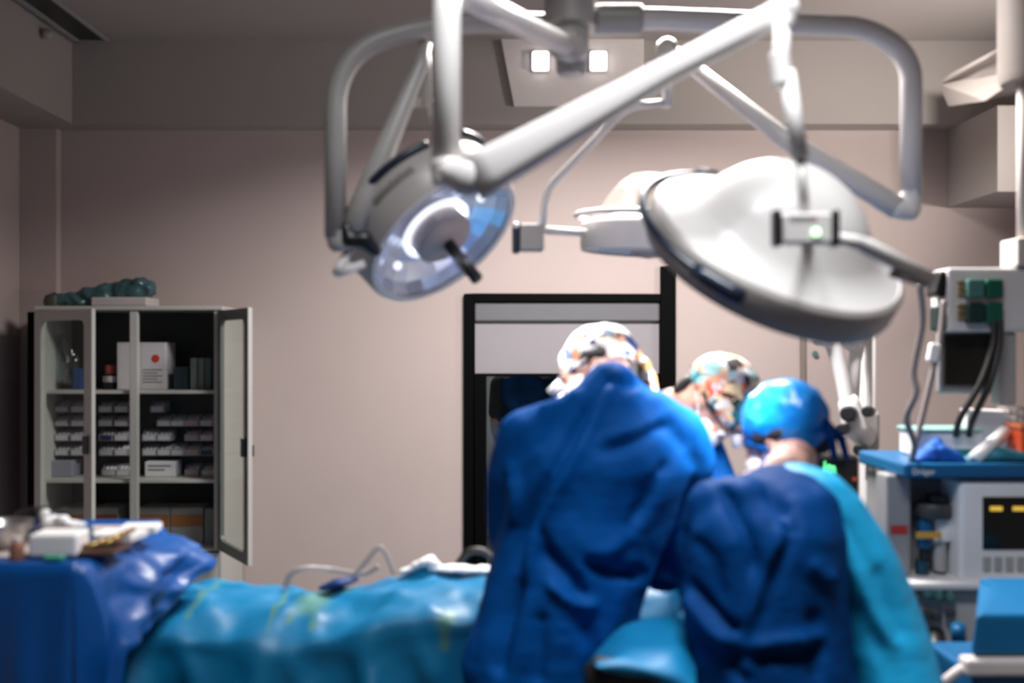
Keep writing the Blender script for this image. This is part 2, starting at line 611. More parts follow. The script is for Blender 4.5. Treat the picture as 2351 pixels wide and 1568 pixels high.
box('pane', P(1117, 0, YB).x, xi1, YB + .035, YB + .041, WIN[2] + .06, zb, M_GLASS, wn, bevel=0)
bl = box('roller_blind', xi0 + .004, xi1 - .004, YB + .012, YB + .016, zb + .012, P(0, 720, YB).z, M_BLIND, wn, bevel=0)
box('blind_cassette', xi0 + .002, xi1 - .002, YB - .012, YB + .05, P(0, 738, YB).z, P(0, 694, YB).z, M_BLINDBOX, wn, bevel=0.01)

# ceiling fittings
for (x, y), lb in zip(PANELS, ('recessed white ceiling light panel above the operating table', 'recessed white ceiling light panel nearer the viewer')):
    e = empty('ceiling_light', (x, y, ZC), lb, 'ceiling light')
    bm = bmesh.new()
    for (x0, x1, y0, y1) in ((-.6, -.56, -.32, .32), (.56, .6, -.32, .32), (-.56, .56, -.32, -.28), (-.56, .56, .28, .32)):
        add_box(bm, x + x0, x + x1, y + y0, y + y1, ZC - .035, ZC)
    from_bm('frame', bm, M_WHITE, e, bevel=.004)
    box('diffuser', x - .56, x + .56, y - .28, y + .28, ZC - .02, ZC - .008, M_PANEL, e)
e = empty('added_fill_light', (3.25, 3.9, 2.3), 'small white fill uplighter added on the right wall to brighten ceiling and soffit', 'wall light')  # added fixture that houses the fill uplight, outside the view
bm = bmesh.new()
add_tube(bm, [(3.19, 3.63, 2.28), (3.19, 4.17, 2.28)], .045, 20)
from_bm('fill_housing', bm, M_WHITE, e, smooth=False, bevel=.005)
box('bracket', 3.2, 3.25, 3.83, 3.97, 2.24, 2.32, M_WHITE, e, .005)
e = empty('ceiling_vent', P(190, 45, 5.3), 'long dark slot vent in the ceiling at the left corner', 'vent')
bm = bmesh.new()
for x0, x1, mm in ((-2.42, -2.39, 0), (-2.245, -2.225, 0)):
    add_box(bm, x0, x1, 3.6, 5.6, ZC - .02, ZC)
add_box(bm, -2.42, -2.225, 5.58, 5.6, ZC - .02, ZC)
from_bm('frame', bm, M_GREYPL, e, bevel=.003)
box('slot', -2.39, -2.245, 3.6, 5.58, ZC - .012, ZC - .001, M_BLKPL, e, bevel=.002)
tag(lathe('ceiling_sensor', [(0, 0), (.03, 0), (.03, .02), (.018, .035), (0, .04)], P(105, 78, 5.25) * 1.0 + Vector((0, 0, 0.0)), (1, 0, 0), M_GREYPL, seg=20),
    'small grey sensor on the soffit beside the dark ceiling vent', 'sensor')
a, b = P(1146, 243, 5.60), P(1480, 55, 5.60)  # lighter slanted panel stands in for light spilling onto the soffit
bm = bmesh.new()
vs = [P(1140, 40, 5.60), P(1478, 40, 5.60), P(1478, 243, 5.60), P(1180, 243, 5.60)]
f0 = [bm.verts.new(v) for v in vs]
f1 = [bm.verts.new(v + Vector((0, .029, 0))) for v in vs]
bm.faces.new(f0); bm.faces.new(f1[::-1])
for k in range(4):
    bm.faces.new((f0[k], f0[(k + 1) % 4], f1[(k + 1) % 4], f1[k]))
tag(from_bm('light_spill_panel', bm, mat('spill_pale', (0.70, 0.64, 0.61), .6), bevel=.003), 'pale panel shaped as the light spill on the soffit behind the lamp column', 'panel')
for px, w in ((1241, 'left'), (1374, 'right')):
    c = P(px, 140, 5.57)
    e = empty('square_light', c, 'small glowing square light on the soffit just %s of the lamp column' % w, 'light', 'square soffit lights')
    box('lamp_face', c.x - .045, c.x + .045, 5.565, 5.575, c.z - .052, c.z + .052, M_SQ, e, bevel=.012)
    box('housing', c.x - .05, c.x + .05, 5.575, 5.60, c.z - .057, c.z + .057, M_WHITE, e, bevel=.006)


# ------------------------------------------------------------------ surgical lights
def joint(name, a, b, r, m, parent):
    bm = bmesh.new()
    add_tube(bm, [a, b], r, 28)
    return from_bm(name, bm, m, parent, bevel=r * .25, smooth=False)


hubY = 2.9
hub = empty('lamp_column', (P(1310, 0, hubY).x, hubY, ZC), 'grey ceiling column that carries the three surgical lamps', 'ceiling column')
hx = P(1308, 0, hubY).x
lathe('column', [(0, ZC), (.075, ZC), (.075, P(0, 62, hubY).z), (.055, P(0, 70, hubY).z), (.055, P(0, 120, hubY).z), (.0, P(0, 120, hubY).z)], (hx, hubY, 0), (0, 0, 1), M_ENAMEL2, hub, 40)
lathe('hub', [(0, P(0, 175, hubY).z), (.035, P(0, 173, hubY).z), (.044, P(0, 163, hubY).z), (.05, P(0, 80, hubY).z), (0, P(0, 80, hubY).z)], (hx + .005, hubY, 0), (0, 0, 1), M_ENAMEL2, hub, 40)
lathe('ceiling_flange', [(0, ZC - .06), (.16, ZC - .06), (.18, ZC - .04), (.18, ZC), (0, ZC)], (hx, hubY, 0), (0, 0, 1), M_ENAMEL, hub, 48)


def lamp_head(root, c, n, R, h, dome, side, shell, rimm, wall=0.08, under=True, seg=96):
    """n points to the back of the lamp, c is the centre of the upper rim plane"""
    prof = [(R * .985, -wall), (R, -wall * .8), (R * 1.0, -wall * .1), (R * .985, 0.0)]
    lathe('rim', [(R * .93, -wall)] + prof + [(R * .955, .006), (R * .93, 0.0)], c, n, rimm, root, seg)
    lathe('housing', [(R * .955, .002)] + dome + [(0, h)], c, n, shell, root, seg)
    if under:
        lathe('reflector', [(R * .93, -wall * .95), (R * .8, -wall * .55), (R * .55, -wall * .2), (R * .28, -wall * .12), (0, -wall * .12)], c, n, M_REFL, root, 22, smooth=False)
        lathe('lens', [(R * .94, -wall * .97), (0, -wall * .99)], c, n, M_LENS, root, seg)
        bm = bmesh.new()
        x, y, d = frame_of(n)
        add_lathe(bm, [(R * .30, -wall * .3), (R * .36, -wall * .35), (R * .36, -wall * .5), (R * .30, -wall * .5)], c, n, 40)
        from_bm('bulb_ring', bm, M_BULB, root, smooth=True)
        lathe('handle_base', [(R * .27, -wall * .2), (R * .27, -wall * .99), (R * .22, -wall * 1.12), (0, -wall * 1.2)], c, n, M_LAMPGREY, root, 40)
    return root


def arc_rail(name, c, n, r, z, a0, a1, rad, m, parent, k=28, ends=None):
    x, y, d = frame_of(n)
    pts = [Vector(c) + d * z + (x * math.cos(a0 + (a1 - a0) * i / k) + y * math.sin(a0 + (a1 - a0) * i / k)) * r for i in range(k + 1)]
    rs = [rad] * (k + 1)
    o = tube(name, pts, rs, m, parent, 12)
    return o, pts


def angle_at(c, n, p):
    x, y, d = frame_of(n)
    v = Vector(p) - Vector(c)
    return math.atan2(v.dot(y), v.dot(x))


def angle_px(c, n, r, z, px, py):
    """angle on a ring of the lamp at which the ring passes this pixel"""
    x, y, d = frame_of(n)
    best = (1e9, 0)
    for k in range(720):
        t = 2 * math.pi * k / 720
        p = Vector(c) + d * z + (x * math.cos(t) + y * math.sin(t)) * r
        e = (CX + F * p.x / p.y - px) ** 2 + (CY - F * (p.z - CZ) / p.y - py) ** 2
        best = min(best, (e, t))
    return best[1]


# --- lamp 1: big white dome at the right, on the near arm
L1 = empty('surgical_lamp', P(1790, 545, 2.3), 'large white domed surgical lamp seen from behind, on the bright near arm', 'surgical lamp', 'surgical lamps')
n1 = Vector((.28, -.55, .785)).normalized()
c1 = P(1790, 548, 2.3)
R1 = 0.305
dome1 = [(R1 * .93, .004), (R1 * .86, .010), (R1 * .76, .022), (R1 * .68, .045), (R1 * .60, .082), (R1 * .50, .118), (R1 * .38, .146), (R1 * .25, .164), (R1 * .12, .173)]
lamp_head(L1, c1, n1, R1, .175, dome1, None, M_ENAMEL, M_LAMPGREY, .075)
A1 = lambda px, py: angle_px(c1, n1, R1 + .022, -.02, px, py)
aL0, aL1 = A1(1700, 362), A1(1705, 690)


def arc_between(a0, a1, through):
    """unwrap so that the arc a0->a1 passes the angle 'through'"""
    for k in (-1, 0, 1):
        b = a1 + 2 * math.pi * k
        for j in (-1, 0, 1):
            t = through + 2 * math.pi * j
            if min(a0, b) <= t <= max(a0, b) and abs(b - a0) < 2 * math.pi:
                return a0, b
    return a0, a1


a0, a1 = arc_between(aL0, aL1, A1(1480, 500))
o, pts = arc_rail('guard_rail', c1, n1, R1 + .022, -.02, a0, a1, .011, M_NAVY, L1)
for k0, k1 in ((2, 4), (24, 28)):
    tube('rail_mount', pts[k0:k1 + 1], .019, M_NAVY, o, 12)
a0, a1 = arc_between(A1(1950, 425), A1(2088, 572), A1(2040, 490))
o, pts = arc_rail('guard_rail', c1, n1, R1 + .022, -.02, a0, a1, .011, M_NAVY, L1)
tube('rail_mount', pts[-5:], [.014, .018, .022, .024, .022], M_NAVY, o, 12)
# carrying arm from the hub
armp = fillet([P(1330, 118, 2.86), P(1040, -22, 2.3), P(1025, -20, 2.15), P(1024, 400, 2.12)], .14, 12)
tube('support_arm', armp, .031, M_ENAMEL, L1, 24)
joint('arm_collar', P(1283, 95, 2.78), P(1318, 112, 2.84), .044, M_ENAMEL2, L1)
joint('arm_elbow', P(1024, 365, 2.12), P(1030, 425, 2.12), .034, M_ENAMEL, L1)
bm = bmesh.new()
add_ball(bm, P(1072, 405, 2.10), (.046, .042, .044))
add_chain(bm, [(P(1035, 395, 2.11), .034), (P(1072, 408, 2.10), .042)])
fuse('knuckle', bm, .007, M_ENAMEL, L1, 3)
# tapered spring arm
bm = bmesh.new()
pa, pb = P(1078, 398, 2.10), P(1806, 22, 2.0)
K = 14
rings = []
dirv = (pb - pa).normalized()
upv = Vector((0, 0, 1)); upv = (upv - dirv * upv.dot(dirv)).normalized()
sd = dirv.cross(upv)
for i in range(K + 1):
    t = i / K
    hw = .032 if t < .06 else .036 + (.024 - .036) * min(1, (t - .06) / .5)
    hh = .050 + (.026 - .050) * min(1, t / .62)
    cc = pa.lerp(pb, t) - upv * (hh - .026) * .6
    rings.append([bm.verts.new(cc + sd * hw * math.copysign(abs(math.cos(q)) ** .6, math.cos(q)) + upv * hh * math.copysign(abs(math.sin(q)) ** .6, math.sin(q))) for q in [2 * math.pi * k / 24 for k in range(24)]])
for a, b in zip(rings, rings[1:]):
    for k in range(24):
        bm.faces.new((a[k], a[(k + 1) % 24], b[(k + 1) % 24], b[k]))
bm.faces.new(rings[0][::-1]); bm.faces.new(rings[-1])
from_bm('spring_arm', bm, M_ENAMEL, L1, smooth=True)
bm = bmesh.new()
add_ball(bm, P(1806, 24, 1.99), (.028, .03, .034))
add_chain(bm, [(P(1806, 24, 1.99), .026), (P(1800, 60, 1.98), .02)])
fuse('knuckle', bm, .006, M_ENAMEL, L1, 3)
tube('yoke', [P(1795, 55, 1.98), P(1792, 190, 1.97)], .017, M_ENAMEL, L1, 20)
joint('yoke_collar', P(1788, 120, 1.975), P(1797, 200, 1.97), .021, M_ENAMEL, L1)
tube('yoke', fillet([P(1812, 165, 1.97), P(1838, 372, 1.95), P(1847, 500, 1.93)], .03, 6), [.018] * 9 + [.012], M_ENAMEL, L1, 20) if False else tube('yoke', [P(1806, 165, 1.97), P(1838, 366, 1.95)], .017, M_ENAMEL, L1, 20)
tube('yoke_rod', [P(1838, 366, 1.95), P(1848, 492, 1.94)], .010, M_ENAMEL2, L1, 16)
cb = pbox('control_box', 1797, 1915, 487, 560, 1.90, .04, M_ENAMEL, L1, .006)
for x0, x1 in ((1779, 1797), (1913, 1931)):
    pbox('grip', x0, x1, 479, 566, 1.892, .035, M_BLKPL, cb, .006)
for i in range(7):
    pbox('lettering', 1814 + i * 9, 1820 + i * 9, 496, 507, 1.899, .002, M_LETTER if i < 6 else M_RED, cb, 0)
bm = bmesh.new()
add_ball(bm, P(1874, 533, 1.897), (.008, .003, .008))
from_bm('indicator_light', bm, M_LEDG, cb, smooth=True)
tube('handle_bar', fillet([P(1925, 548, 1.94), P(1970, 556, 1.95), P(2135, 640, 2.05)], .05, 6), [.012] * 2 + [.014] * 5 + [.017] * 2, M_ENAMEL, L1, 16)
tube('handle_end', [P(2048, 628, 2.0), P(2128, 652, 2.04)], .009, M_GREYPL, L1, 14)
tube('cardan_pin', [P(1850, 555, 1.95), c1 + n1 * .03 + P(1850, 600, 2.15) - P(1790, 548, 2.15)], .012, M_ENAMEL2, L1, 14)

# --- lamp 2: left, its lit face towards us
L2 = empty('surgical_lamp', P(1010, 520, 3.0), 'lit surgical lamp tilted to show its bluish face and black handle', 'surgical lamp', 'surgical lamps')
l2 = Vector((.57, -.40, -.715)).normalized()
n2 = -l2
R2 = .262
f2 = P(1020, 548, 2.95)
c2 = f2 + n2 * .125
dome2 = [(R2 * .93, .008), (R2 * .8, .03), (R2 * .6, .05), (R2 * .4, .06), (R2 * .2, .065)]
lathe('rim', [(R2 * .90, -.125), (R2 * .96, -.13), (R2 * .985, -.12), (R2 * 1.02, -.03), (R2 * 1.01, .0), (R2 * .955, .006), (R2 * .93, 0)], c2, n2, M_LAMPGREY, L2, 96)
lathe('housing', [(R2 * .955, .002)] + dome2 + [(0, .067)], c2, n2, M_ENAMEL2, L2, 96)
lathe('lens_ring', [(R2 * .885, -.127), (R2 * .90, -.134), (R2 * .955, -.133), (R2 * .965, -.126)], c2, n2, M_ENAMEL, L2, 96)
lathe('reflector', [(R2 * .90, -.12), (R2 * .8, -.09), (R2 * .6, -.055), (R2 * .35, -.03), (0, -.025)], c2, n2, M_REFL, L2, 22, smooth=False)
lathe('lens', [(R2 * .90, -.1245), (0, -.1262)], c2, n2, M_LENS, L2, 64)
lathe('bulb_ring', [(R2 * .36, -.07), (R2 * .43, -.075), (R2 * .435, -.085), (R2 * .37, -.085)], c2, n2, mat('lamp_glow', (1, 1, 1), .5, emit=(.9, .92, 1.0), estr=1.3), L2, 48)
for px_, py_, rr_ in ((1052, 497, .026), (1118, 466, .016), (930, 632, .013)):
    bm = bmesh.new()
    q_ = P(px_, py_, 2.95) - c2
    add_ball(bm, c2 + (q_ - n2 * q_.dot(n2)) - n2 * .095, rr_)
    from_bm('bulb', bm, M_BULB if rr_ > .02 else MATS['lamp_glow'], L2, smooth=True)
lathe('handle_base', [(R2 * .35, -.05), (R2 * .35, -.13), (R2 * .28, -.145), (0, -.15)], c2, n2, mat('handle_base_beige', (.40, .34, .32), .45), L2, 48)
hs = c2 + l2 * .145
tube('handle', [hs, hs + l2 * .155], .0185, M_BLKPL, L2, 20)
# rails, hinge and lettering round the rim
x2, y2, d2 = frame_of(n2)
A2 = lambda px, py: angle_px(c2, n2, R2 * 1.03, .006, px, py)
o, pts = arc_rail('guard_rail', c2, n2, R2 * 1.03, .006, *arc_between(A2(830, 545), A2(1005, 395), A2(905, 460)), .012, M_NAVY, L2)
ab = A2(1110, 335)
arc_rail('guard_rail', c2, n2, R2 * 1.03, .03, ab - .35, ab + .35, .012, M_NAVY, L2)
for i in range(9):
    aa = angle_px(c2, n2, R2 * 1.012, -.045, 950, 480) + (i - 4) * .062
    rr = R2 * 1.012
    pc = c2 - d2 * .045 + (x2 * math.cos(aa) + y2 * math.sin(aa)) * rr
    ex = (x2 * math.cos(aa) + y2 * math.sin(aa)); ey = d2; ez = ex.cross(ey)
    bm = bmesh.new()
    for (s, w) in ((-.004, .0022), (.004, .0022)):
        ring = []
        add_box(bm, -.002, .002, -.011, .011, s - w, s + w)
    if i % 2 == 0:
        add_box(bm, -.002, .002, .006, .011, -.005, .005)
    else:
        add_box(bm, -.002, .002, -.002, .002, -.005, .005)
    Mx = Matrix(((ex.x, ey.x, ez.x, pc.x), (ex.y, ey.y, ez.y, pc.y), (ex.z, ey.z, ez.z, pc.z), (0, 0, 0, 1)))
    bmesh.ops.transform(bm, matrix=Mx, verts=bm.verts)
    from_bm('lettering', bm, M_LETTER, L2)
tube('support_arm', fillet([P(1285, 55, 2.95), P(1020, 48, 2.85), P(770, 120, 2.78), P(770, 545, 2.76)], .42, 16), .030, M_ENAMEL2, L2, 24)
bm = bmesh.new()
add_chain(bm, [(P(770, 530, 2.76), .031), (P(775, 556, 2.76), .030), (P(805, 548, 2.77), .028)])
fuse('knuckle', bm, .006, M_ENAMEL2, L2, 3)
bm = bmesh.new()
add_tube(bm, [P(798, 548, 2.77), P(840, 450, 2.78), P(965, 150, 2.85), P(978, 100, 2.86)], [.038, .034, .022, .018], 20)
from_bm('spring_arm', bm, M_ENAMEL2, L2, smooth=True)
tube('yoke', fillet([P(975, 98, 2.86), P(978, 190, 2.88), P(978, 245, 2.9)], .02, 4), .016, M_ENAMEL2, L2, 16)
tube('yoke_bow', smooth_path([P(978, 235, 2.9), P(935, 245, 2.9), P(905, 320, 2.9), P(850, 460, 2.88), P(815, 560, 2.86)], 6), .013, M_ENAMEL2, L2, 14)
tube('yoke_bow', smooth_path([P(985, 235, 2.9), P(1000, 300, 3.0), P(1003, 400, 3.05)], 6), .012, M_ENAMEL2, L2, 14)
bm = bmesh.new()
add_chain(bm, [(P(795, 520, 2.66), .014), (P(800, 552, 2.66), .02), (P(835, 550, 2.67), .026), (P(862, 575, 2.69), .018)])
fuse('hinge', bm, .006, M_BLKPL, L2, 2)
tube('side_handle', fillet([P(806, 568, 2.80), P(768, 630, 2.76), P(835, 606, 2.80)], .02, 6), .013, M_ENAMEL, L2, 14)

# --- lamp 3: small, behind the dome, seen edge on
L3 = empty('surgical_lamp', P(1450, 545, 3.6), 'smaller surgical lamp seen edge on, half hidden behind the white dome', 'surgical lamp', 'surgical lamps')
n3 = Vector((.05, -.03, 1)).normalized()
c3 = P(1490, 518, 3.6)
R3 = .245
dome3 = [(R3 * .9, .012), (R3 * .75, .05), (R3 * .6, .11), (R3 * .45, .155), (R3 * .3, .18), (R3 * .15, .188)]
lamp_head(L3, c3, n3, R3, .19, dome3, None, mat('cream_enamel', (.24, .20, .18), .22), M_ENAMEL, .10)
arc_rail('guard_rail', c3, n3, R3 + .018, .025, math.radians(180), math.radians(355), .011, M_ENAMEL, L3)
tube('support_arm', fillet([P(1330, 50, 2.95), P(1470, 42, 2.95), P(1990, 62, 3.0), P(2092, 130, 3.0), P(2092, 450, 3.0)], .33, 14), .032, M_ENAMEL, L3, 24)
joint('arm_collar', P(1365, 45, 2.95), P(1475, 45, 2.95), .045, M_ENAMEL2, L3)
bm = bmesh.new()
add_chain(bm, [(P(2092, 440, 3.0), .034), (P(2088, 482, 3.0), .034), (P(2060, 478, 3.0), .034)])
fuse('knuckle', bm, .007, M_ENAMEL, L3, 3)
tube('spring_arm', [P(2062, 478, 3.0), P(1800, 318, 3.15), P(1545, 118, 3.3)], [.036, .03, .022], M_ENAMEL, L3, 20)
bm = bmesh.new()
add_ball(bm, P(1532, 112, 3.3), (.04, .03, .04))
fuse('knuckle', bm, .006, M_ENAMEL2, L3, 2)
tube('yoke', [P(1532, 120, 3.3), P(1532, 245, 3.3)], .017, M_ENAMEL, L3, 16)
tube('yoke_bow', fillet([P(1532, 235, 3.3), P(1440, 245, 3.3), P(1255, 435, 3.35), P(1243, 530, 3.38)], .05, 6), .013, M_ENAMEL, L3, 16)
g = pbox('control_box', 1192, 1250, 512, 575, 3.36, .07, M_ENAMEL2, L3, .01)
pbox('grip', 1176, 1194, 508, 578, 3.352, .085, M_NAVY, g, .006)
bm = bmesh.new(); add_ball(bm, P(1184, 517, 3.34), .012)
from_bm('grip_cap', bm, M_WHITE, g, smooth=True)
tube('handle_bar', [P(1245, 528, 3.4), P(1345, 534, 3.45)], .014, M_ENAMEL, L3, 14)

# light that the three heads throw on the operating field
light('surgical_lamp_beam', 'SPOT', c1 - n1 * .10, P(1575, 1000, 2.60), 150, (1, .97, .95), spot_size=math.radians(62), spot_blend=.4, shadow_soft_size=.12)
light('surgical_lamp_beam', 'SPOT', f2 + l2 * .03, P(1600, 960, 2.7), 75, (1, .98, .97), spot_size=math.radians(56), spot_blend=.4, shadow_soft_size=.10)
light('surgical_lamp_beam', 'SPOT', c3 - n3 * .12, P(1600, 1040, 2.8), 40, (1, .98, .97), spot_size=math.radians(50), spot_blend=.5, shadow_soft_size=.1)


# ------------------------------------------------------------------ people
def person(label, head, fwd, up, neck, chest, pelvis, sh, el, wr, feet, torso_mat, skin=M_SKIN):
    """a whole standing figure as one surface: head with face, neck, trunk, arms and legs"""
    f = Vector(fwd).normalized()
    u = Vector(up); u = (u - f * u.dot(f)).normalized()
    r = f.cross(u)
    h = Vector(head)
    bm = bmesh.new()
    ax = (r, f, u)
    add_ball(bm, h, (.076, .093, .10), ax, 3)
    add_ball(bm, h + u * .03 - f * .015, (.078, .092, .088), ax, 3)
    add_ball(bm, h + f * .03 - u * .065, (.056, .062, .058), ax)
    add_ball(bm, h + f * .072 - u * .10, (.024, .022, .02), ax)
    add_ball(bm, h + f * .098 - u * .022, (.013, .02, .026), ax)
    add_ball(bm, h + f * .088 - u * .062, (.024, .012, .010), ax)
    for s in (-1, 1):
        add_ball(bm, h + r * s * .078 - u * .012 - f * .008, (.012, .022, .034), ax)
        add_ball(bm, h + r * s * .032 + f * .08 + u * .005, (.016, .014, .012), ax)
        add_ball(bm, h + r * s * .034 + f * .078 - u * .03, (.024, .018, .018), ax)
    add_ball(bm, h + f * .082 + u * .028, (.05, .014, .014), ax)
    nk, ch, pv = Vector(neck), Vector(chest), Vector(pelvis)
    add_chain(bm, [(h - u * .06 - f * .02, .056), (nk, .06)])
    add_chain(bm, [(nk, (.06, .055, .045)), (ch, (.15, .10, .13)), (ch.lerp(pv, .6), (.13, .095, .12)), (pv, (.15, .11, .12))])
    for s in (0, 1):
        S, E, Wp = Vector(sh[s]), Vector(el[s]), Vector(wr[s])
        add_chain(bm, [(nk.lerp(S, .35), .055), (S, .058), (E, .042), (Wp, .028)])
        add_chain(bm, [(Wp, .03), (Wp + (Wp - E).normalized() * .06, (.032, .032, .022))])
        ft = Vector(feet[s])
        hip = pv + Vector(((ft.x - pv.x) * .5, 0, -.06))
        knee = hip.lerp(ft, .48) + Vector((0, .03, 0))
        add_chain(bm, [(hip, .085), (knee, .055), (ft + Vector((0, 0, .09)), .038)])
        add_chain(bm, [(ft + Vector((0, -.02, .05)), (.042, .05, .045)), (ft + Vector((0, .13, .035)), (.042, .05, .032))])
    o = fuse('person', bm, .010, skin, None, 2)
    tag(o, label, 'person')
    return o, (h, r, f, u)


def cap_on(o, H, m, tilt=0.35, scale=1.0, back=.01, pouf=.0, ties=True, tie_mat=None, low=0.0):
    h, r, f, u = H
    bm = bmesh.new()
    cc = h + u * .03 - f * (.015 + back)
    cut = (u * 1.0 + f * (-tilt) * -1.0).normalized()
    add_ball(bm, cc, (.094 * scale, .111 * scale + pouf, .106 * scale + pouf * .6), (r, f, u), 5)
    pl = (u - f * -tilt * -1).normalized()
    pl = (u + f * -tilt).normalized()
    dele = [v for v in bm.verts if (v.co - cc).dot(pl) < -.052 - low]
    bmesh.ops.delete(bm, geom=dele, context='VERTS')
    for v in bm.verts:
        d = (v.co - cc)
        k = noise.fractal(v.co * 26, .8, 2, 2)
        v.co += d.normalized() * (k * .0045)
        e = (v.co - cc).dot(pl)
        if e < -.035 - low:
            v.co -= (d - pl * d.dot(pl)) * .06
    c = from_bm('surgical_cap', bm, m, o, smooth=True)
    sm = c.modifiers.new('thick', 'SOLIDIFY')
    sm.thickness = .003
    if ties:
        base = cc - f * .098 * scale - u * .045
        bm = bmesh.new()
        add_ball(bm, base, (.02, .014, .016), (r, f, u))
        for s in (-1, 1):
            add_chain(bm, [(base, .012), (base + r * s * .03 - u * .05 - f * .01, (.013, .008, .013)), (base + r * s * .035 - u * .095, (.010, .006, .012))])
        fuse('cap_tie', bm, .005, tie_mat or m, c, 2)
    return c


def mask_on(o, H, m):
    h, r, f, u = H
    bm = bmesh.new()
    cc = h + f * .035 - u * .06
    add_ball(bm, cc, (.074, .088, .07), (r, f, u), 4)
    bmesh.ops.delete(bm, geom=[v for v in bm.verts if (v.co - cc).dot(f) < .005], context='VERTS')
    c = from_bm('face_mask', bm, m, o, smooth=True)
    s = c.modifiers.new('thick', 'SOLIDIFY'); s.thickness = .003
    for sgn in (-1, 1):
        bm = bmesh.new()
        add_tube(bm, smooth_path([cc + r * sgn * .07 + f * .02, cc + r * sgn * .084 - f * .03 + u * .03, cc + r * sgn * .082 - f * .07 + u * .04], 4), .0022, 6)
        from_bm('mask_strap', bm, m, c, smooth=True)
    return c


def hair_on(o, H):
    h, r, f, u = H
    bm = bmesh.new()
    add_chain(bm, [(h - f * .075 - u * .02, (.06, .028, .03)), (h - f * .068 - u * .062, (.048, .022, .02))])
    for s in (-1, 1):
        add_chain(bm, [(h + r * s * .073 - f * .03 + u * .0, (.012, .03, .024)), (h + r * s * .074 + f * .028 + u * .012, (.010, .014, .026))])
    return fuse('hair', bm, .006, M_HAIR, o, 1)


def glove(o, wrist, d, palm_n, m):
    """gloved hand: palm, four bent fingers of different length, thumb from the side"""
    d = Vector(d).normalized(); n = Vector(palm_n); n = (n - d * n.dot(d)).normalized(); s = d.cross(n)
    w = Vector(wrist)
    bm = bmesh.new()
    add_chain(bm, [(w - d * .05, .034), (w, .03)], .5)
    for k in range(5):
        add_chain(bm, [(w + s * (-.026 + .013 * k) * .7, .013), (w + d * .085 + s * (-.033 + .0165 * k), .0115)], .6)
    for k, ln in enumerate((.060, .074, .080, .070)):
        b = w + d * .085 + s * (.031 - .0205 * k)
        k1 = b + d * ln * .45 + n * .004
        k2 = k1 + (d * .75 + n * .65).normalized() * ln * .33
        k3 = k2 + (d * .35 + n * .94).normalized() * ln * .24
        add_chain(bm, [(b, .0105), (k1, .0095), (k2, .0088), (k3, .0075)], .6)
    t0 = w + d * .025 + s * .036
    t1 = t0 + (d * .6 + s * .65 + n * .3).normalized() * .04
    t2 = t1 + (d * .9 + s * .1 + n * .4).normalized() * .03
    add_chain(bm, [(t0, .015), (t1, .0115), (t2, .009)], .6)
    return fuse('glove', bm, .0045, m, o, 2)


def shoes(o, feet, m):
    for ft in feet:
        ft = Vector(ft)
        bm = bmesh.new()
        add_chain(bm, [(ft + Vector((0, -.05, .045)), (.05, .05, .044)), (ft + Vector((0, .1, .042)), (.052, .06, .04)), (ft + Vector((0, .18, .036)), (.044, .045, .034))])
        def flat(co, no):
            co = co.copy(); co[:, 2] = np.maximum(co[:, 2], .002); return co
        fuse('shoe', bm, .010, m, o, 2, flat)


M_GLOVE = mat('latex_glove', (.70, .62, .55), .4)
M_SHOE = mat('white_clog', (.6, .6, .6), .5)

# --- person A: the tall figure in front, back to us, bent over to the left
YA = 2.45
hA = P(1376, 853, 2.74)
fA = (-.90, .08, -.44)
upA = (.30, .42, .85)
nA, chA, pvA = P(1398, 905, 2.55), P(1375, 1085, YA), P(1270, 1440, 2.42)
shA = (P(1222, 1012, 2.50), P(1545, 1000, 2.50))
elA = (P(1185, 1225, 2.55), P(1530, 1300, 2.56))
wrA = (P(1330, 1330, 2.86), P(1600, 1240, 2.88))
ftA = (Vector((.03, 2.40, 0)), Vector((.27, 2.38, 0)))
A, HA = person('tall person in royal blue gown and white printed cap, bent over with back turned', hA, fA, upA, nA, chA, pvA, shA, elA, wrA, ftA, None)
bm = bmesh.new()
add_chain(bm, [(P(1405, 860, 2.47), (.055, .06, .035)), (P(1400, 925, 2.46), (.115, .10, .055)), (P(1390, 990, 2.47), (.18, .13, .08)), (P(1378, 1080, YA), (.225, .155, .12)),
               (P(1340, 1220, YA), (.215, .16, .12)), (P(1292, 1370, 2.44), (.205, .165, .12)), (P(1255, 1520, 2.44), (.215, .17, .14)), (Vector((.12, 2.43, .45)), (.235, .18, .1))], .3)
add_chain(bm, [(P(1310, 950, 2.48), (.07, .07, .045)), (P(1212, 1006, 2.50), (.080, .085, .075)), (P(1185, 1090, 2.51), (.080, .085, .09)), (P(1180, 1225, 2.54), (.068, .075, .07)), (P(1240, 1290, 2.70), .058), (P(1330, 1330, 2.86), .045)])
add_chain(bm, [(P(1490, 930, 2.46), (.07, .07, .045)), (P(1550, 990, 2.48), (.076, .08, .07)), (P(1578, 1070, 2.5), (.070, .08, .09)), (P(1560, 1190, 2.54), (.072, .08, .07)), (P(1525, 1310, 2.56), (.066, .075, .06)), (P(1560, 1285, 2.72), .055), (P(1600, 1240, 2.87), .042)])
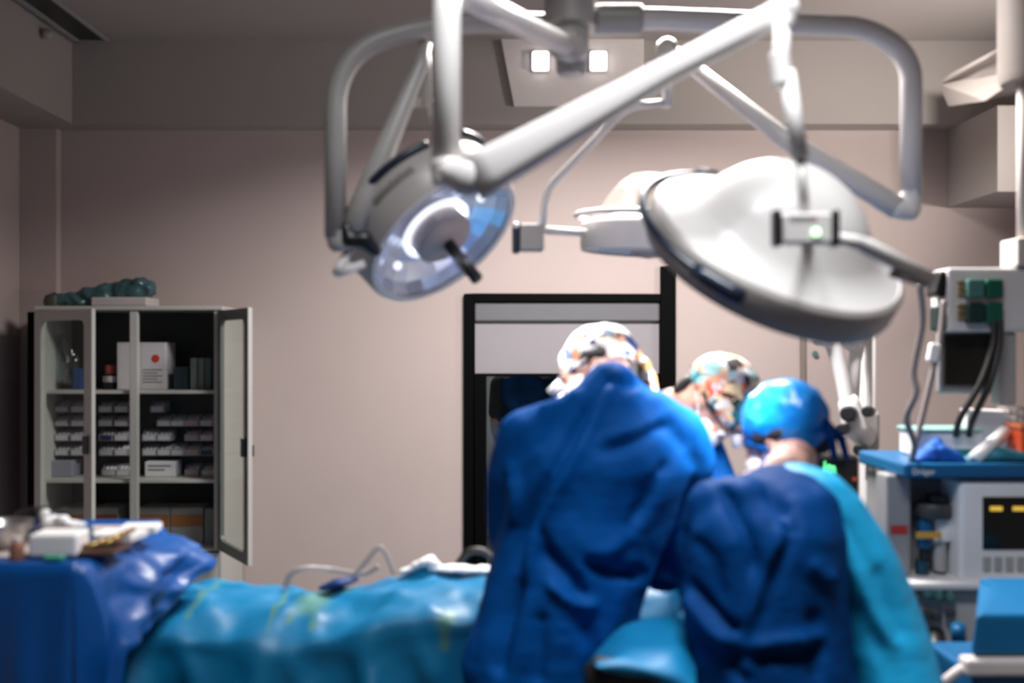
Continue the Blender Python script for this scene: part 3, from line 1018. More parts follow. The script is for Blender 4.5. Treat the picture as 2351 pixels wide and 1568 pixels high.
foldsA = [
    ([(1408, 850), (1345, 960), (1270, 1090), (1205, 1210), (1175, 1330)], .016, -0.0330),
    ([(1425, 850), (1370, 960), (1295, 1090), (1235, 1210), (1205, 1330)], .018, 0.0180),
    ([(1400, 870), (1440, 885), (1500, 880)], .012, -0.0180),
    ([(1380, 1040), (1460, 1020), (1540, 985)], .014, -0.0150),
    ([(1390, 1015), (1470, 990), (1540, 960)], .014, 0.0120),
    ([(1545, 1060), (1490, 1150), (1440, 1230)], .018, -0.0270),
    ([(1470, 1190), (1420, 1250), (1340, 1290)], .022, 0.0180),
    ([(1340, 1280), (1420, 1320), (1480, 1330)], .016, -0.0300),
    ([(1240, 1260), (1290, 1310), (1350, 1380)], .018, -0.0210),
    ([(1255, 1335), (1310, 1375), (1370, 1390)], .012, 0.0210),
    ([(1190, 1330), (1160, 1440), (1140, 1560)], .022, -0.0300),
    ([(1240, 1400), (1235, 1500), (1230, 1568)], .020, -0.0180),
    ([(1330, 1420), (1360, 1490), (1350, 1568)], .020, -0.0150),
    ([(1240, 950), (1290, 930), (1340, 900)], .016, 0.0120),
    ([(1170, 1080), (1190, 1150), (1180, 1220)], .014, 0.0180),
    ([(1260, 1130), (1240, 1210), (1270, 1290)], .012, -0.0120)]
fuse('gown', bm, .0105, M_GOWN, A, 5, fold_fn(foldsA, 2.3, .009, 7))
cap_on(A, HA, M_CAPA, .15, 1.0, 0, .002)
hair_on(A, HA)
mask_on(A, HA, M_WHITE)
h, r, f, u = HA
gl = bmesh.new()
for s in (-1, 1):
    add_tube(gl, [h + r * s * .032 + f * .105 - u * .0, h + r * s * .030 + f * .145 - u * .015], .014, 16)
    add_tube(gl, [h + r * s * .06 + f * .105, h + r * s * .085 + f * .02, h + r * s * .086 - f * .03], .0025, 8)
add_tube(gl, [h - r * .03 + f * .11, h + r * .03 + f * .11], .003, 8)
from_bm('glasses', gl, mat('white_loupes', (.7, .7, .74), .3), A, smooth=True)
glove(A, wrA[0], (.8, .5, -.2), (0, 0, -1), M_GLOVE)
glove(A, wrA[1], (.3, .7, -.4), (0, .2, -1), M_GLOVE)
shoes(A, ftA, M_SHOE)

# --- person B: behind, on the far side, head hanging to the right in a colourful cap
hB = P(1640, 925, 2.98)
fB = (.30, -.28, -.90)
upB = (.72, -.30, .52)
nB, chB, pvB = P(1545, 932, 3.12), P(1500, 1060, 3.36), P(1500, 1330, 3.55)
shB = (P(1430, 965, 3.25), P(1590, 985, 3.10))
elB = (P(1430, 1150, 3.25), P(1640, 1110, 3.05))
wrB = (P(1530, 1240, 3.05), P(1680, 1190, 2.92))
ftB = (Vector((.42, 3.72, 0)), Vector((.66, 3.72, 0)))
B, HB = person('person in colourful flowered cap leaning in behind the table, neck brightly lit', hB, fB, upB, nB, chB, pvB, shB, elB, wrB, ftB, None)
bm = bmesh.new()
add_chain(bm, [(P(1545, 935, 3.13), (.072, .07, .035)), (P(1515, 945, 3.22), (.12, .10, .055)), (P(1505, 1050, 3.34), (.2, .14, .12)), (P(1500, 1200, 3.46), (.19, .14, .12)), (P(1500, 1400, 3.6), (.19, .14, .14)), (Vector((.54, 3.66, .45)), (.21, .16, .1))])
add_chain(bm, [(P(1515, 950, 3.2), .08), (P(1435, 962, 3.25), .085), (P(1430, 1140, 3.25), .068), (P(1530, 1240, 3.05), .045)])
add_chain(bm, [(P(1555, 955, 3.14), .074), (P(1595, 995, 3.10), .078), (P(1612, 1030, 3.07), .070), (P(1648, 1105, 3.03), .060), (P(1680, 1185, 2.93), .045)])
fuse('gown', bm, .012, M_GOWN, B, 5, fold_fn([([(1590, 960), (1620, 1040), (1650, 1100)], .016, -.012)], 3.0, .005, 8))
cap_on(B, HB, M_CAPB, .25, 1.06, .0, .010, ties=False, low=-.012)
hair_on(B, HB)
mask_on(B, HB, M_WHITE)
h, r, f, u = HB
bm = bmesh.new()
add_tube(bm, [h + f * .10 + u * .03, h + f * .15 + u * .02], .017, 18)
add_tube(bm, [h + r * -.05 + f * .095 - u * .005, h + f * .105 + u * .0, h + r * .05 + f * .095 - u * .005], .006, 10)
from_bm('headlight', bm, MATS['white_loupes'], B, smooth=True)
glove(B, wrB[0], (.6, -.3, -.5), (.2, 0, -1), M_GLOVE)
glove(B, wrB[1], (.2, -.6, -.6), (-.2, 0, -1), M_GLOVE)
shoes(B, ftB, M_SHOE)

# --- person C: front right, blue cap, dark blue gown over a cyan sleeve
hC = P(1792, 1002, 2.58)
fC = (-.68, .58, -.45)
upC = (-.28, .30, .91)
nC, chC, pvC = P(1800, 1095, 2.33), P(1765, 1260, 2.2), P(1770, 1590, 2.14)
shC = (P(1650, 1180, 2.25), P(1880, 1185, 2.22))
elC = (P(1610, 1350, 2.32), P(2010, 1410, 2.22))
wrC = (P(1640, 1330, 2.6), P(1900, 1420, 2.45))
ftC = (Vector((.46, 2.06, 0)), Vector((.70, 2.06, 0)))
C, HC = person('person in plain blue cap and dark blue gown with a cyan sleeve', hC, fC, upC, nC, chC, pvC, shC, elC, wrC, ftC, None)
bm = bmesh.new()
add_chain(bm, [(P(1802, 1066, 2.46), (.062, .066, .035)), (P(1798, 1084, 2.36), (.064, .066, .03)), (P(1798, 1098, 2.28), (.078, .075, .035)), (P(1785, 1112, 2.22), (.105, .085, .035)), (P(1765, 1150, 2.17), (.155, .11, .05)), (P(1755, 1230, 2.14), (.175, .14, .09)), (P(1755, 1380, 2.14), (.182, .15, .12)),
               (P(1770, 1540, 2.13), (.18, .155, .12)), (Vector((.58, 2.11, .72)), (.21, .17, .12)), (Vector((.58, 2.11, .42)), (.23, .18, .1))], .3)
add_chain(bm, [(P(1700, 1135, 2.14), (.06, .065, .04)), (P(1640, 1170, 2.18), (.068, .075, .07)), (P(1615, 1260, 2.2), (.062, .075, .07)), (P(1612, 1350, 2.28), (.056, .07, .055)), (P(1620, 1345, 2.45), .050), (P(1640, 1330, 2.6), .042)])
foldsC = [
    ([(1680, 1130), (1720, 1230), (1740, 1330)], .014, -0.0208),
    ([(1790, 1130), (1820, 1190), (1815, 1230)], .016, -0.0286),
    ([(1840, 1180), (1790, 1240), (1750, 1340), (1720, 1440)], .014, 0.0156),
    ([(1830, 1230), (1770, 1330), (1745, 1440)], .014, -0.0130),
    ([(1590, 1380), (1640, 1450), (1690, 1480)], .014, 0.0234),
    ([(1600, 1360), (1660, 1430), (1700, 1455)], .012, -0.0234),
    ([(1720, 1490), (1790, 1470), (1900, 1465)], .012, 0.0182),
    ([(1730, 1510), (1800, 1500), (1890, 1500)], .014, -0.0208),
    ([(1700, 1500), (1690, 1540), (1720, 1568)], .012, -0.0182),
    ([(1860, 1290), (1900, 1330), (1930, 1330)], .016, 0.0130),
    ([(1600, 1250), (1650, 1300), (1660, 1400)], .014, -0.0104),
    ([(1870, 1400), (1880, 1480), (1870, 1560)], .018, -0.0156)]
fuse('gown', bm, .0105, M_GOWND, C, 5, fold_fn(foldsC, 2.0, .005, 9))
bm = bmesh.new()
add_chain(bm, [(P(1830, 1095, 2.26), (.055, .07, .035)), (P(1880, 1130, 2.23), (.065, .085, .055)), (P(1915, 1190, 2.22), (.075, .10, .08)), (P(1965, 1290, 2.21), (.086, .11, .10)), (P(2010, 1420, 2.21), (.098, .12, .11)), (P(2055, 1580, 2.19), (.103, .13, .12)), (P(2060, 1700, 2.17), (.10, .13, .09))], .3)
add_chain(bm, [(P(2010, 1400, 2.2), .07), (P(1960, 1420, 2.35), .055), (P(1900, 1420, 2.45), .042)])
fuse('sleeve', bm, .010, M_CYAN, C, 4, fold_fn([
    ([(1900, 1130), (1980, 1230), (2030, 1330)], .014, -.010),
    ([(2040, 1320), (2070, 1400), (2100, 1500)], .018, -.012),
    ([(1960, 1250), (1990, 1300), (2040, 1420), (2100, 1520)], .016, .014),
    ([(1950, 1400), (2000, 1430), (2060, 1540)], .018, -.010)], 2.02, .005, 9))
cap_on(C, HC, M_CAPBLUE, .75, 1.0, .012, .006, tie_mat=M_GOWND, low=.022)
h, r, f, u = HC
bm = bmesh.new()   # gathered band along the cap's lower edge
cc = h + u * .03 - f * .021
pl = (u + f * -.75).normalized(); px_ = r; py_ = pl.cross(r)
add_tube(bm, [cc - f * .012 - pl * .074 + px_ * math.cos(t) * .076 + py_ * math.sin(t) * .092 for t in [2 * math.pi * k / 40 for k in range(41)]], .010, 10)
from_bm('cap_band', bm, M_GOWND, C, smooth=True)
hair_on(C, HC)
mask_on(C, HC, M_WHITE)
glove(C, wrC[0], (.2, .8, -.2), (0, 0, -1), M_GLOVE)
glove(C, wrC[1], (-.6, .6, -.2), (0, 0, -1), M_GLOVE)
shoes(C, ftC, M_SHOE)

# --- person D: in dark scrubs, beyond the window glass
hD = P(1195, 790, 6.35)
D, HD = person('person in dark teal scrubs standing beyond the window glass, head hidden by the blind', hD, (.5, .8, -.2), (0, 0, 1), P(1197, 850, 6.35), P(1205, 950, 6.35), P(1205, 1080, 6.35),
               (P(1145, 885, 6.35), P(1265, 885, 6.35)), (P(1140, 985, 6.35), P(1280, 985, 6.3)), (P(1165, 1060, 6.25), P(1260, 1060, 6.2)), (Vector((.04, 6.35, 0)), Vector((.24, 6.35, 0))), None)
bm = bmesh.new()
add_chain(bm, [(P(1205, 872, 6.35), (.14, .10, .05)), (P(1208, 940, 6.35), (.19, .14, .13)), (P(1205, 1080, 6.35), (.18, .14, .14))])
add_chain(bm, [(P(1150, 885, 6.35), .075), (P(1143, 945, 6.35), .066)])
add_chain(bm, [(P(1262, 885, 6.35), .075), (P(1275, 945, 6.33), .066)])
fuse('scrub_top', bm, .016, M_SCRUB, D, 4)
bm = bmesh.new()
for s in (0, 1):
    x = (.04, .24)[s]
    add_chain(bm, [(Vector((.13 + (x - .13) * .6, 6.35, .84)), (.12, .13, .1)), (Vector((x, 6.35, .12)), .085)])
fuse('trousers', bm, .018, M_SCRUB, D, 4)
cap_on(D, HD, M_SCRUB, .2)
shoes(D, [Vector((.04, 6.30, 0)), Vector((.24, 6.30, 0))], M_SHOE)


# ------------------------------------------------------------------ operating table and drapes
ot = empty('operating_table', (0.0, 2.95, 0), 'operating table hidden under the teal blue drape', 'operating table')
box('table_top', -.95, 1.05, 2.72, 3.22, .74, .80, M_DGREY, ot, .02)
box('column', -.1, .25, 2.85, 3.1, .1, .74, M_STEEL, ot, .03)
box('base', -.45, .6, 2.75, 3.2, .0, .1, M_DGREY, ot, .03)


def body_h(x):
    """height of the draped patient along the table"""
    pts = [(-1.2, .83), (-1.05, .87), (-.95, .90), (-.87, .912), (-.75, .895), (-.55, .885), (-.42, .90), (-.30, .925), (-.15, .945), (0, .955), (.3, .95), (.6, .98), (.8, .96), (1.1, .85)]
    return float(np.interp(x, [p[0] for p in pts], [p[1] for p in pts]))


def patient_drape():
    bm = bmesh.new()
    NX, NV = 150, 90
    x0, x1 = -1.24, 1.1
    grid = []
    for i in range(NX + 1):
        s = i / NX
        x = x0 + (x1 - x0) * s
        row = []
        zt = body_h(x)
        endw = min(1.0, max(0.0, (x - x0) / .10)) ** .5
        yn, yf = 2.95 - .31 * (.55 + .45 * endw), 3.27
        for j in range(NV + 1):
            t = j / NV
            # near skirt 0..0.42, top 0.42..0.8, far skirt
            if t < .42:
                k = 1 - t / .42
                w1 = x * 9 + 2.2 * noise.noise(Vector((x * 2.2, k * 1.2, 3))) + k * 1.1
                ridge = (1 - abs(math.sin(w1))) ** 2.0
                w2 = x * 15 - k * 2.6 + 2.0 * noise.noise(Vector((x * 3, k * 2, 8)))
                ridge2 = (1 - abs(math.sin(w2))) ** 2.5
                fold = -.075 * ridge - .045 * ridge2 + noise.fractal(Vector((x * 6, k * 4, 1)), .8, 2, 3) * .020
                fold *= 1 - .85 * min(1, max(0, (x + .22) / .15))
                y = yn + .02 - .05 * k + fold * (.35 + .9 * min(1, k * 2))
                z = zt - .075 - k * .55
                xx = x + .03 * math.sin(x * 11 + k * 3) * k
            elif t < .80:
                k = (t - .42) / .38
                y = yn + (yf - yn) * k
                bulge = math.sin(math.pi * min(1, k * 1.15)) ** .6 if k * 1.15 < 1 else 0
                w1 = x * 9 + 2.2 * noise.noise(Vector((x * 2.2, 0, 3)))
                z = zt - .075 + .075 * bulge + noise.fractal(Vector((x * 6, y * 7, 0)), .8, 2, 3) * .022
                z += .024 * (1 - abs(math.sin(w1 - k * 2))) ** 2 * (1 - k * .6)
                z += .016 * (1 - abs(math.sin(x * 14 + y * 12 + 3 * noise.noise(Vector((x * 3, y * 3, 5)))))) ** 3
                xx = x
            else:
                k = (t - .80) / .2
                y = yf + .02 + .03 * k
                z = zt - .08 - k * .5
                xx = x
            if x < -1.02:                      # the drape falls off the left end
                q = (-1.02 - x) / .20
                z -= .62 * q ** 2.2
                xx -= .0
            row.append(bm.verts.new((xx, y, max(.06, z))))
        grid.append(row)
    for i in range(NX):
        for j in range(NV):
            bm.faces.new((grid[i][j], grid[i + 1][j], grid[i + 1][j + 1], grid[i][j + 1]))
    for _ in range(2):
        bmesh.ops.smooth_vert(bm, verts=bm.verts, factor=.5, use_axis_x=False, use_axis_y=True, use_axis_z=True)
    return bm


M_PDRAPE = mat('stained_teal_drape', (0.0015, 0.168, 0.35), 0.44, var=0.14, scale=5, bump=0.1, bscale=22)
add_stains(M_PDRAPE, [(P(1022, 1440, 2.6), .034, .026), (P(1018, 1480, 2.58), .02, .045), (P(610, 1415, 2.66), .012, .05), (P(690, 1418, 2.66), .06, .018), (P(440, 1370, 2.75), .016, .06), (P(700, 1460, 2.6), .014, .014), (P(640, 1450, 2.6), .014, .014), (P(770, 1360, 2.85), .05, .014)], (.09, .23, .15))
pd = from_bm('surgical_drape', patient_drape(), M_PDRAPE, None, smooth=True)
tag(pd, 'large teal blue drape spread over the patient on the operating table', 'drape')
md = pd.modifiers.new('thick', 'SOLIDIFY'); md.thickness = .004; md.offset = 1


# ------------------------------------------------------------------ instrument table with royal blue drape
IT = empty('instrument_table', (-1.5, 2.6, 0), 'steel instrument table under the royal blue drape at left', 'table')
TZ = 1.118
box('table_top', -2.1, -1.02, 2.33, 2.83, TZ - .03, TZ, M_STEEL, IT, .008)
for x in (-2.05, -1.34):
    for y in (2.38, 2.78):
        tube('leg', [(x, y, 0), (x, y, TZ - .03)], .016, M_STEEL, IT, 12)


def idrape():
    bm = bmesh.new()
    X0, X1, Y0, Y1 = -2.14, -1.0, 2.30, 2.87
    per = []
    def seg(a, b, nrm, n, tagv):
        for k in range(n):
            t = k / n
            per.append((Vector(a).lerp(Vector(b), t), Vector(nrm), tagv, t))
    seg((X0, Y0), (X1, Y0), (0, -1), 70, 'f')
    for k in range(8):
        q = -math.pi / 2 + math.pi / 2 * k / 8
        per.append((Vector((X1, Y0)), Vector((math.cos(q), math.sin(q))), 'c', k / 8))
    seg((X1, Y0), (X1, Y1), (1, 0), 60, 'r')
    for k in range(6):
        q = math.pi / 2 * k / 6
        per.append((Vector((X1, Y1)), Vector((math.cos(q), math.sin(q))), 'cb', k / 6))
    seg((X1, Y1), (X0, Y1), (0, 1), 40, 'b')
    seg((X0, Y1), (X0, Y0), (-1, 0), 30, 'l')
    LV = 26
    rings = []
    for j in range(LV + 1):
        v = j / LV
        ring = []
        for i, (p, n, tg, t) in enumerate(per):
            if tg == 'r':
                w = t
            elif tg == 'c':
                w = 0
            elif tg == 'cb':
                w = 1
            elif tg == 'b':
                w = max(0, 1 - t * 4)
            else:
                w = 0
            side = 1.0 if tg in ('r', 'cb') else 0.0
            drop = .75
            if tg == 'r':
                drop = .34 - .16 * t if t > .06 else .75 - (.41) * (t / .06)
            elif tg == 'c':
                drop = .75
            elif tg == 'cb':
                drop = .16
            elif tg == 'b':
                drop = .2 + .3 * min(1, t * 3)
            elif tg == 'l':
                drop = .5
            fo = .010 * math.sin(i * .42) + .006 * math.sin(i * 1.1 + 1) + .012 * noise.noise(Vector((i * .11, v * 2, 4)))
            out = .012 + (.02 + fo * 1.8) * v
            z = TZ + .006 - drop * v
            if side:
                bul = math.sin(math.pi * min(1, v * 1.0)) ** .7
                cre = .016 * math.sin(v * 11 + t * 9) + .028 * noise.fractal(Vector((t * 4.5, v * 4.5, 9)), .7, 2, 2)
                out = .012 + bul * (.075 + .045 * t) + cre * bul
                peak = math.exp(-((t - .93) / .13) ** 2) if tg == 'r' else math.exp(-(t / .5) ** 2)
                z += (.012 * peak - .05 * t * (tg == 'r') - .05 * (tg == 'cb')) * (1 - v) ** .5 + .012 * noise.noise(Vector((t * 9, v * 6, 2))) * bul
                out += .035 * peak * math.sin(math.pi * min(1, v + .2))
            ring.append(bm.verts.new((p.x + n.x * out, p.y + n.y * out, z)))
        rings.append(ring)
    N = len(per)
    for a, b in zip(rings, rings[1:]):
        for k in range(N):
            bm.faces.new((a[k], a[(k + 1) % N], b[(k + 1) % N], b[k]))
    # flat top: inset ring then fill
    inner = []
    for (p, n, tg, t) in per:
        q = Vector((min(max(p.x, X0 + .03), X1 - .03), min(max(p.y, Y0 + .03), Y1 - .03)))
        inner.append(bm.verts.new((q.x, q.y, TZ + .003)))
    for k in range(N):
        try:
            bm.faces.new((inner[k], inner[(k + 1) % N], rings[0][(k + 1) % N], rings[0][k]))
        except Exception:
            pass
    bmesh.ops.remove_doubles(bm, verts=inner, dist=1e-5)
    c = [bm.verts.new((x, y, TZ + .003)) for x, y in ((X0 + .03, Y0 + .03), (X1 - .03, Y0 + .03), (X1 - .03, Y1 - .03), (X0 + .03, Y1 - .03))]
    bm.faces.new(c)
    return bm


idr = from_bm('table_drape', idrape(), M_BDRAPE, None, smooth=True)
tag(idr, 'royal blue drape over the instrument table, bunched up at its far right corner', 'drape')
md = idr.modifiers.new('thick', 'SOLIDIFY'); md.thickness = .003

tag(box('table_sheet', -2.08, -1.07, 2.37, 2.80, TZ + .004, TZ + .0055, mat('beige_sheet', (.40, .34, .31), .8, var=.35, scale=16), None, 0), 'beige paper sheet laid over the top of the blue instrument table', 'sheet')
# things lying on the instrument table
tz = TZ + .006


def tpt(px, py):
    """point of the table top seen at this pixel"""
    Y = F * (CZ - tz) / (py - CY)
    return Vector(((px - CX) / F * Y, Y, tz))


def tbox(name, px0, px1, py, h, depth, m, label, cat, bevel=.004, ang=0.0, group=None):
    a, b = tpt(px0, py), tpt(px1, py)
    return tag(box(name, a.x, b.x, a.y, a.y + depth, tz, tz + h, m, None, bevel, Matrix.Rotation(ang, 3, 'Z')), label, cat, group)


tbox('gauze_box', 62, 172, 1281, .055, .09, M_PAPER, 'white oblong box of dressings at the front of the instrument table', 'box', .008, .05)
tbox('paper_pack', 200, 310, 1246, .020, .09, M_PAPER, 'white flat paper pack on the right of the instrument table', 'pack', .004, -.15)
tbox('paper_pack', 268, 352, 1228, .020, .08, M_PAPER, 'white flat paper pack nearest the bunched corner of the blue drape', 'pack', .004, .1)
tray = empty('instrument_tray', tpt(215, 1268), 'brown tray of brass-coloured instruments on the instrument table', 'tray')
a, b = tpt(158, 1278), tpt(262, 1278)
box('tray_base', a.x, b.x, a.y, a.y + .12, tz, tz + .012, mat('brown_tray', (.10, .05, .035), .4), tray, .004)
for k in range(5):
    tube('instrument', [(a.x + .02 + .02 * k, a.y + .02, tz + .018 + .003 * k), (a.x + .05 + .016 * k, a.y + .11, tz + .022 + .006 * k)], .006, M_BRASS if k % 2 else M_TAN, tray, 8)
bm = bmesh.new()
g0 = tpt(148, 1240)
for k in range(9):
    add_ball(bm, g0 + Vector((random.uniform(-.045, .04), random.uniform(-.02, .03), .012 + .008 * k * .7)), (random.uniform(.018, .032), .022, random.uniform(.010, .018)))
add_chain(bm, [(g0 + Vector((-.05, 0, .065)), .017), (g0 + Vector((-.02, 0, .03)), .02), (g0 + Vector((.04, 0, .018)), .022)])
tag(fuse('gauze_swab', bm, .006, M_GAUZE, None, 1), 'crumpled white gauze swab behind the white dressing box', 'swab')
cbx = empty('plastic_container', tpt(75, 1262), 'clear grey plastic container with a blue foot behind the white box', 'container')
a, b = tpt(28, 1242), tpt(120, 1242)
bm = bmesh.new()
add_box(bm, a.x, b.x, a.y, a.y + .1, tz + .01, tz + .075)
from_bm('container_body', bm, glass_mat('smoky_plastic', (.45, .46, .5), .12, .15), cbx, bevel=.01)
box('container_foot', a.x + .01, b.x - .005, a.y + .01, a.y + .09, tz, tz + .02, mat('blue_grey', (.10, .13, .22), .5), cbx, .004)
bowl = lathe('steel_bowl', [(0, .0), (.03, .0), (.055, .03), (.066, .065), (.068, .066), (.063, .06), (.05, .03), (0, .006)], tpt(10, 1258), (0, 0, 1), M_STEEL, seg=40)
tag(bowl, 'round steel bowl at the left edge of the instrument table', 'bowl')
jar = empty('bottle', tpt(38, 1287), 'small copper-brown bottle in front of the steel bowl', 'bottle')
lathe('bottle_body', [(0, 0), (.016, 0), (.017, .03), (.010, .042), (0, .042)], tpt(38, 1284), (0, 0, 1), mat('copper_brown', (.28, .12, .08), .3), jar, 24)
lathe('bottle_cap', [(0, .042), (.010, .042), (.010, .052), (0, .053)], tpt(38, 1284), (0, 0, 1), M_CREAM, jar, 20)
tbox('bandage_roll', 174, 200, 1255, .05, .05, mat('dark_teal_cloth', (.01, .06, .13), .6), 'small dark blue pack standing beside the white dressing box', 'pack', .012)
tbox('sponge', 96, 140, 1290, .012, .03, mat('green_sponge', (.03, .25, .16), .8), 'small green sponge at the front edge of the blue drape', 'sponge', .004)

# tubing, gauze and cloth on the patient drape
def dz(px, py, Y):
    return P(px, py, Y)


tag(tube('suction_tube', smooth_path([P(655, 1352, 2.95), P(668, 1318, 2.95), P(700, 1305, 2.96), P(760, 1308, 3.0), P(830, 1318, 3.0), P(870, 1300, 3.0)], 8), .009, M_CLEAR, seg=12), 'clear plastic tube looped over the left part of the teal drape', 'tube')
tag(tube('suction_tube', smooth_path([P(805, 1330, 2.95), P(840, 1290, 2.95), P(868, 1258, 2.95), P(884, 1268, 2.95), P(905, 1318, 2.95)], 8), .008, M_CLEAR, seg=12), 'clear plastic tube standing in a peak over the teal drape', 'tube')
bm = bmesh.new()
add_chain(bm, [(P(745, 1350, 2.93), (.02, .02, .008)), (P(780, 1338, 2.93), (.03, .03, .014)), (P(815, 1330, 2.95), (.015, .02, .006))])
tag(fuse('folded_cloth', bm, .005, mat('navy_cloth', (.002, .03, .14), .7), None, 2), 'small navy folded cloth on the ridge of the teal drape', 'cloth')
bm = bmesh.new()
add_chain(bm, [(P(930, 1312, 2.95), (.02, .02, .008)), (P(985, 1287, 2.95), (.022, .03, .016)), (P(1000, 1300, 2.95), (.02, .02, .012))])
add_chain(bm, [(P(1000, 1305, 2.95), (.03, .03, .010)), (P(1120, 1308, 2.95), (.03, .03, .012))])
tag(fuse('gauze_swab', bm, .006, M_GAUZE, None, 1, fold_fn([], 2.9, .006, 30)), 'long white gauze swab along the top of the teal drape beside the tall person', 'swab')
tag(tube('breathing_tube', smooth_path([P(1050, 1300, 3.0), P(1075, 1268, 3.0), P(1110, 1266, 3.0), P(1140, 1290, 3.0)], 8), .012, M_DHOSE, seg=14), 'short black curved hose at the foot of the black window frame', 'hose')
# ------------------------------------------------------------------ draped stool between the two front figures
ST = empty('surgeon_stool', P(1430, 1540, 2.0), 'black padded stool back at the bottom edge between the two front people', 'stool')
bm = bmesh.new()
add_chain(bm, [(P(1375, 1560, 2.0), (.035, .035, .05)), (P(1425, 1553, 2.0), (.045, .04, .04)), (P(1480, 1562, 2.0), (.035, .035, .05))])
add_chain(bm, [(P(1375, 1620, 2.0), (.04, .035, .05)), (P(1480, 1620, 2.0), (.04, .035, .05))])
fuse('backrest', bm, .009, M_BLKPL, ST, 3)
sx = P(1430, 0, 2.0).x
lathe('seat', [(0, .55), (.17, .55), (.19, .57), (.19, .60), (.17, .625), (0, .63)], (sx, 1.78, 0), (0, 0, 1), M_BLKPL, ST, 40)
tube('back_post', [(sx, 1.8, .56), (sx, 2.0, .60), (sx, 2.0, .92)], .018, M_STEEL, ST, 12)
tube('column', [(sx, 1.78, .06), (sx, 1.78, .56)], .028, M_STEEL, ST, 16)
for k in range(5):
    q = 2 * math.pi * k / 5
    tube('leg', [(sx, 1.78, .09), (sx + .26 * math.cos(q), 1.78 + .26 * math.sin(q), .04)], .018, M_DGREY, ST, 10)
bm = bmesh.new()
ctrl = [[(1340, 1528), (1420, 1445), (1480, 1422), (1560, 1418), (1600, 1470)],
        [(1355, 1524), (1430, 1475), (1490, 1455), (1560, 1450), (1598, 1510)],
        [(1365, 1528), (1430, 1512), (1490, 1520), (1555, 1530), (1600, 1568)],
        [(1385, 1545), (1440, 1550), (1510, 1560), (1570, 1600), (1610, 1640)]]
yd = [2.30, 2.18, 1.97, 1.95]
rows = []
for rw, y in zip(ctrl, yd):
    rows.append(smooth_path([P(a_, b_, y) for a_, b_ in rw], 8))
cols = list(zip(*rows))
fin = [smooth_path(c_, 8) for c_ in cols]
gv = [[bm.verts.new(v + Vector((0, 0, .006 * noise.noise(v * 14)))) for v in c_] for c_ in fin]
for i in range(len(gv) - 1):
    for j in range(len(gv[0]) - 1):
        bm.faces.new((gv[i][j], gv[i + 1][j], gv[i + 1][j + 1], gv[i][j + 1]))
o = from_bm('surgical_drape', bm, M_DRAPE, None, smooth=True)
md = o.modifiers.new('thick', 'SOLIDIFY'); md.thickness = .004
tag(o, 'small teal blue drape hanging over the black stool back between the front people', 'drape')

# ------------------------------------------------------------------ glass-fronted cabinet at the left wall
CB = empty('supply_cabinet', (-2.03, 5.58, 0), 'grey steel supply cabinet with two open glass doors against the back wall', 'cabinet')
CY0, CY1 = 5.36, 5.78
def cpx(px):
    return P(px, 0, CY0).x
def cpz(py):
    return P(0, py, CY0).z
cx0, cx1 = cpx(82), cpx(510)
ctop = cpz(712)
box('side_panel', cx0, cx0 + .02, CY0, CY1, .05, ctop, M_CAB, CB)
box('side_panel', cx1 - .02, cx1, CY0, CY1, .05, ctop, M_CAB, CB)
box('top_panel', cx0 - .005, cx1 + .005, CY0 - .01, CY1, ctop, ctop + .022, M_CAB, CB)
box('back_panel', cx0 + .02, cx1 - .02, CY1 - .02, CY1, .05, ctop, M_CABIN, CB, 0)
box('plinth', cx0 + .02, cx1 - .02, CY0 + .03, CY1, 0, .05, M_DGREY, CB)
SH = [cpz(897), cpz(1103), cpz(1262)]
for z in SH:
    box('shelf', cx0 + .02, cx1 - .02, CY0 + .03, CY1 - .02, z - .018, z, M_CAB, CB, .002)
box('centre_post', cpx(297), cpx(316), CY0, CY0 + .03, SH[2], ctop, M_CAB, CB)
box('front_stile', cx0 + .02, cx0 + .045, CY0, CY0 + .03, SH[2], ctop, M_CAB, CB)
box('front_stile', cx1 - .045, cx1 - .02, CY0, CY0 + .03, SH[2], ctop, M_CAB, CB)
tag(box('gap_shade', P(62, 0, 5.5).x, P(80, 0, 5.5).x, 5.5, 5.76, 0, P(0, 716, 5.5).z, M_BLACK, None, .004), 'narrow black board filling in the shade between the cabinet and the left wall', 'board')  # black board put in for the shade in the gap beside the cabinet
for a_, b_ in ((cx0 + .02, (cx0 + cx1) / 2 - .002), ((cx0 + cx1) / 2 + .002, cx1 - .02)):
    d = box('lower_door', a_, b_, CY0 + .002, CY0 + .022, .06, SH[2] - .02, M_CAB, CB)
    box('handle', (cx0 + cx1) / 2 + (.03 if a_ > (cx0 + cx1) / 2 - .01 else -.05), (cx0 + cx1) / 2 + (.05 if a_ > (cx0 + cx1) / 2 - .01 else -.03), CY0 - .012, CY0 + .004, .32, .40, M_BLKPL, d)


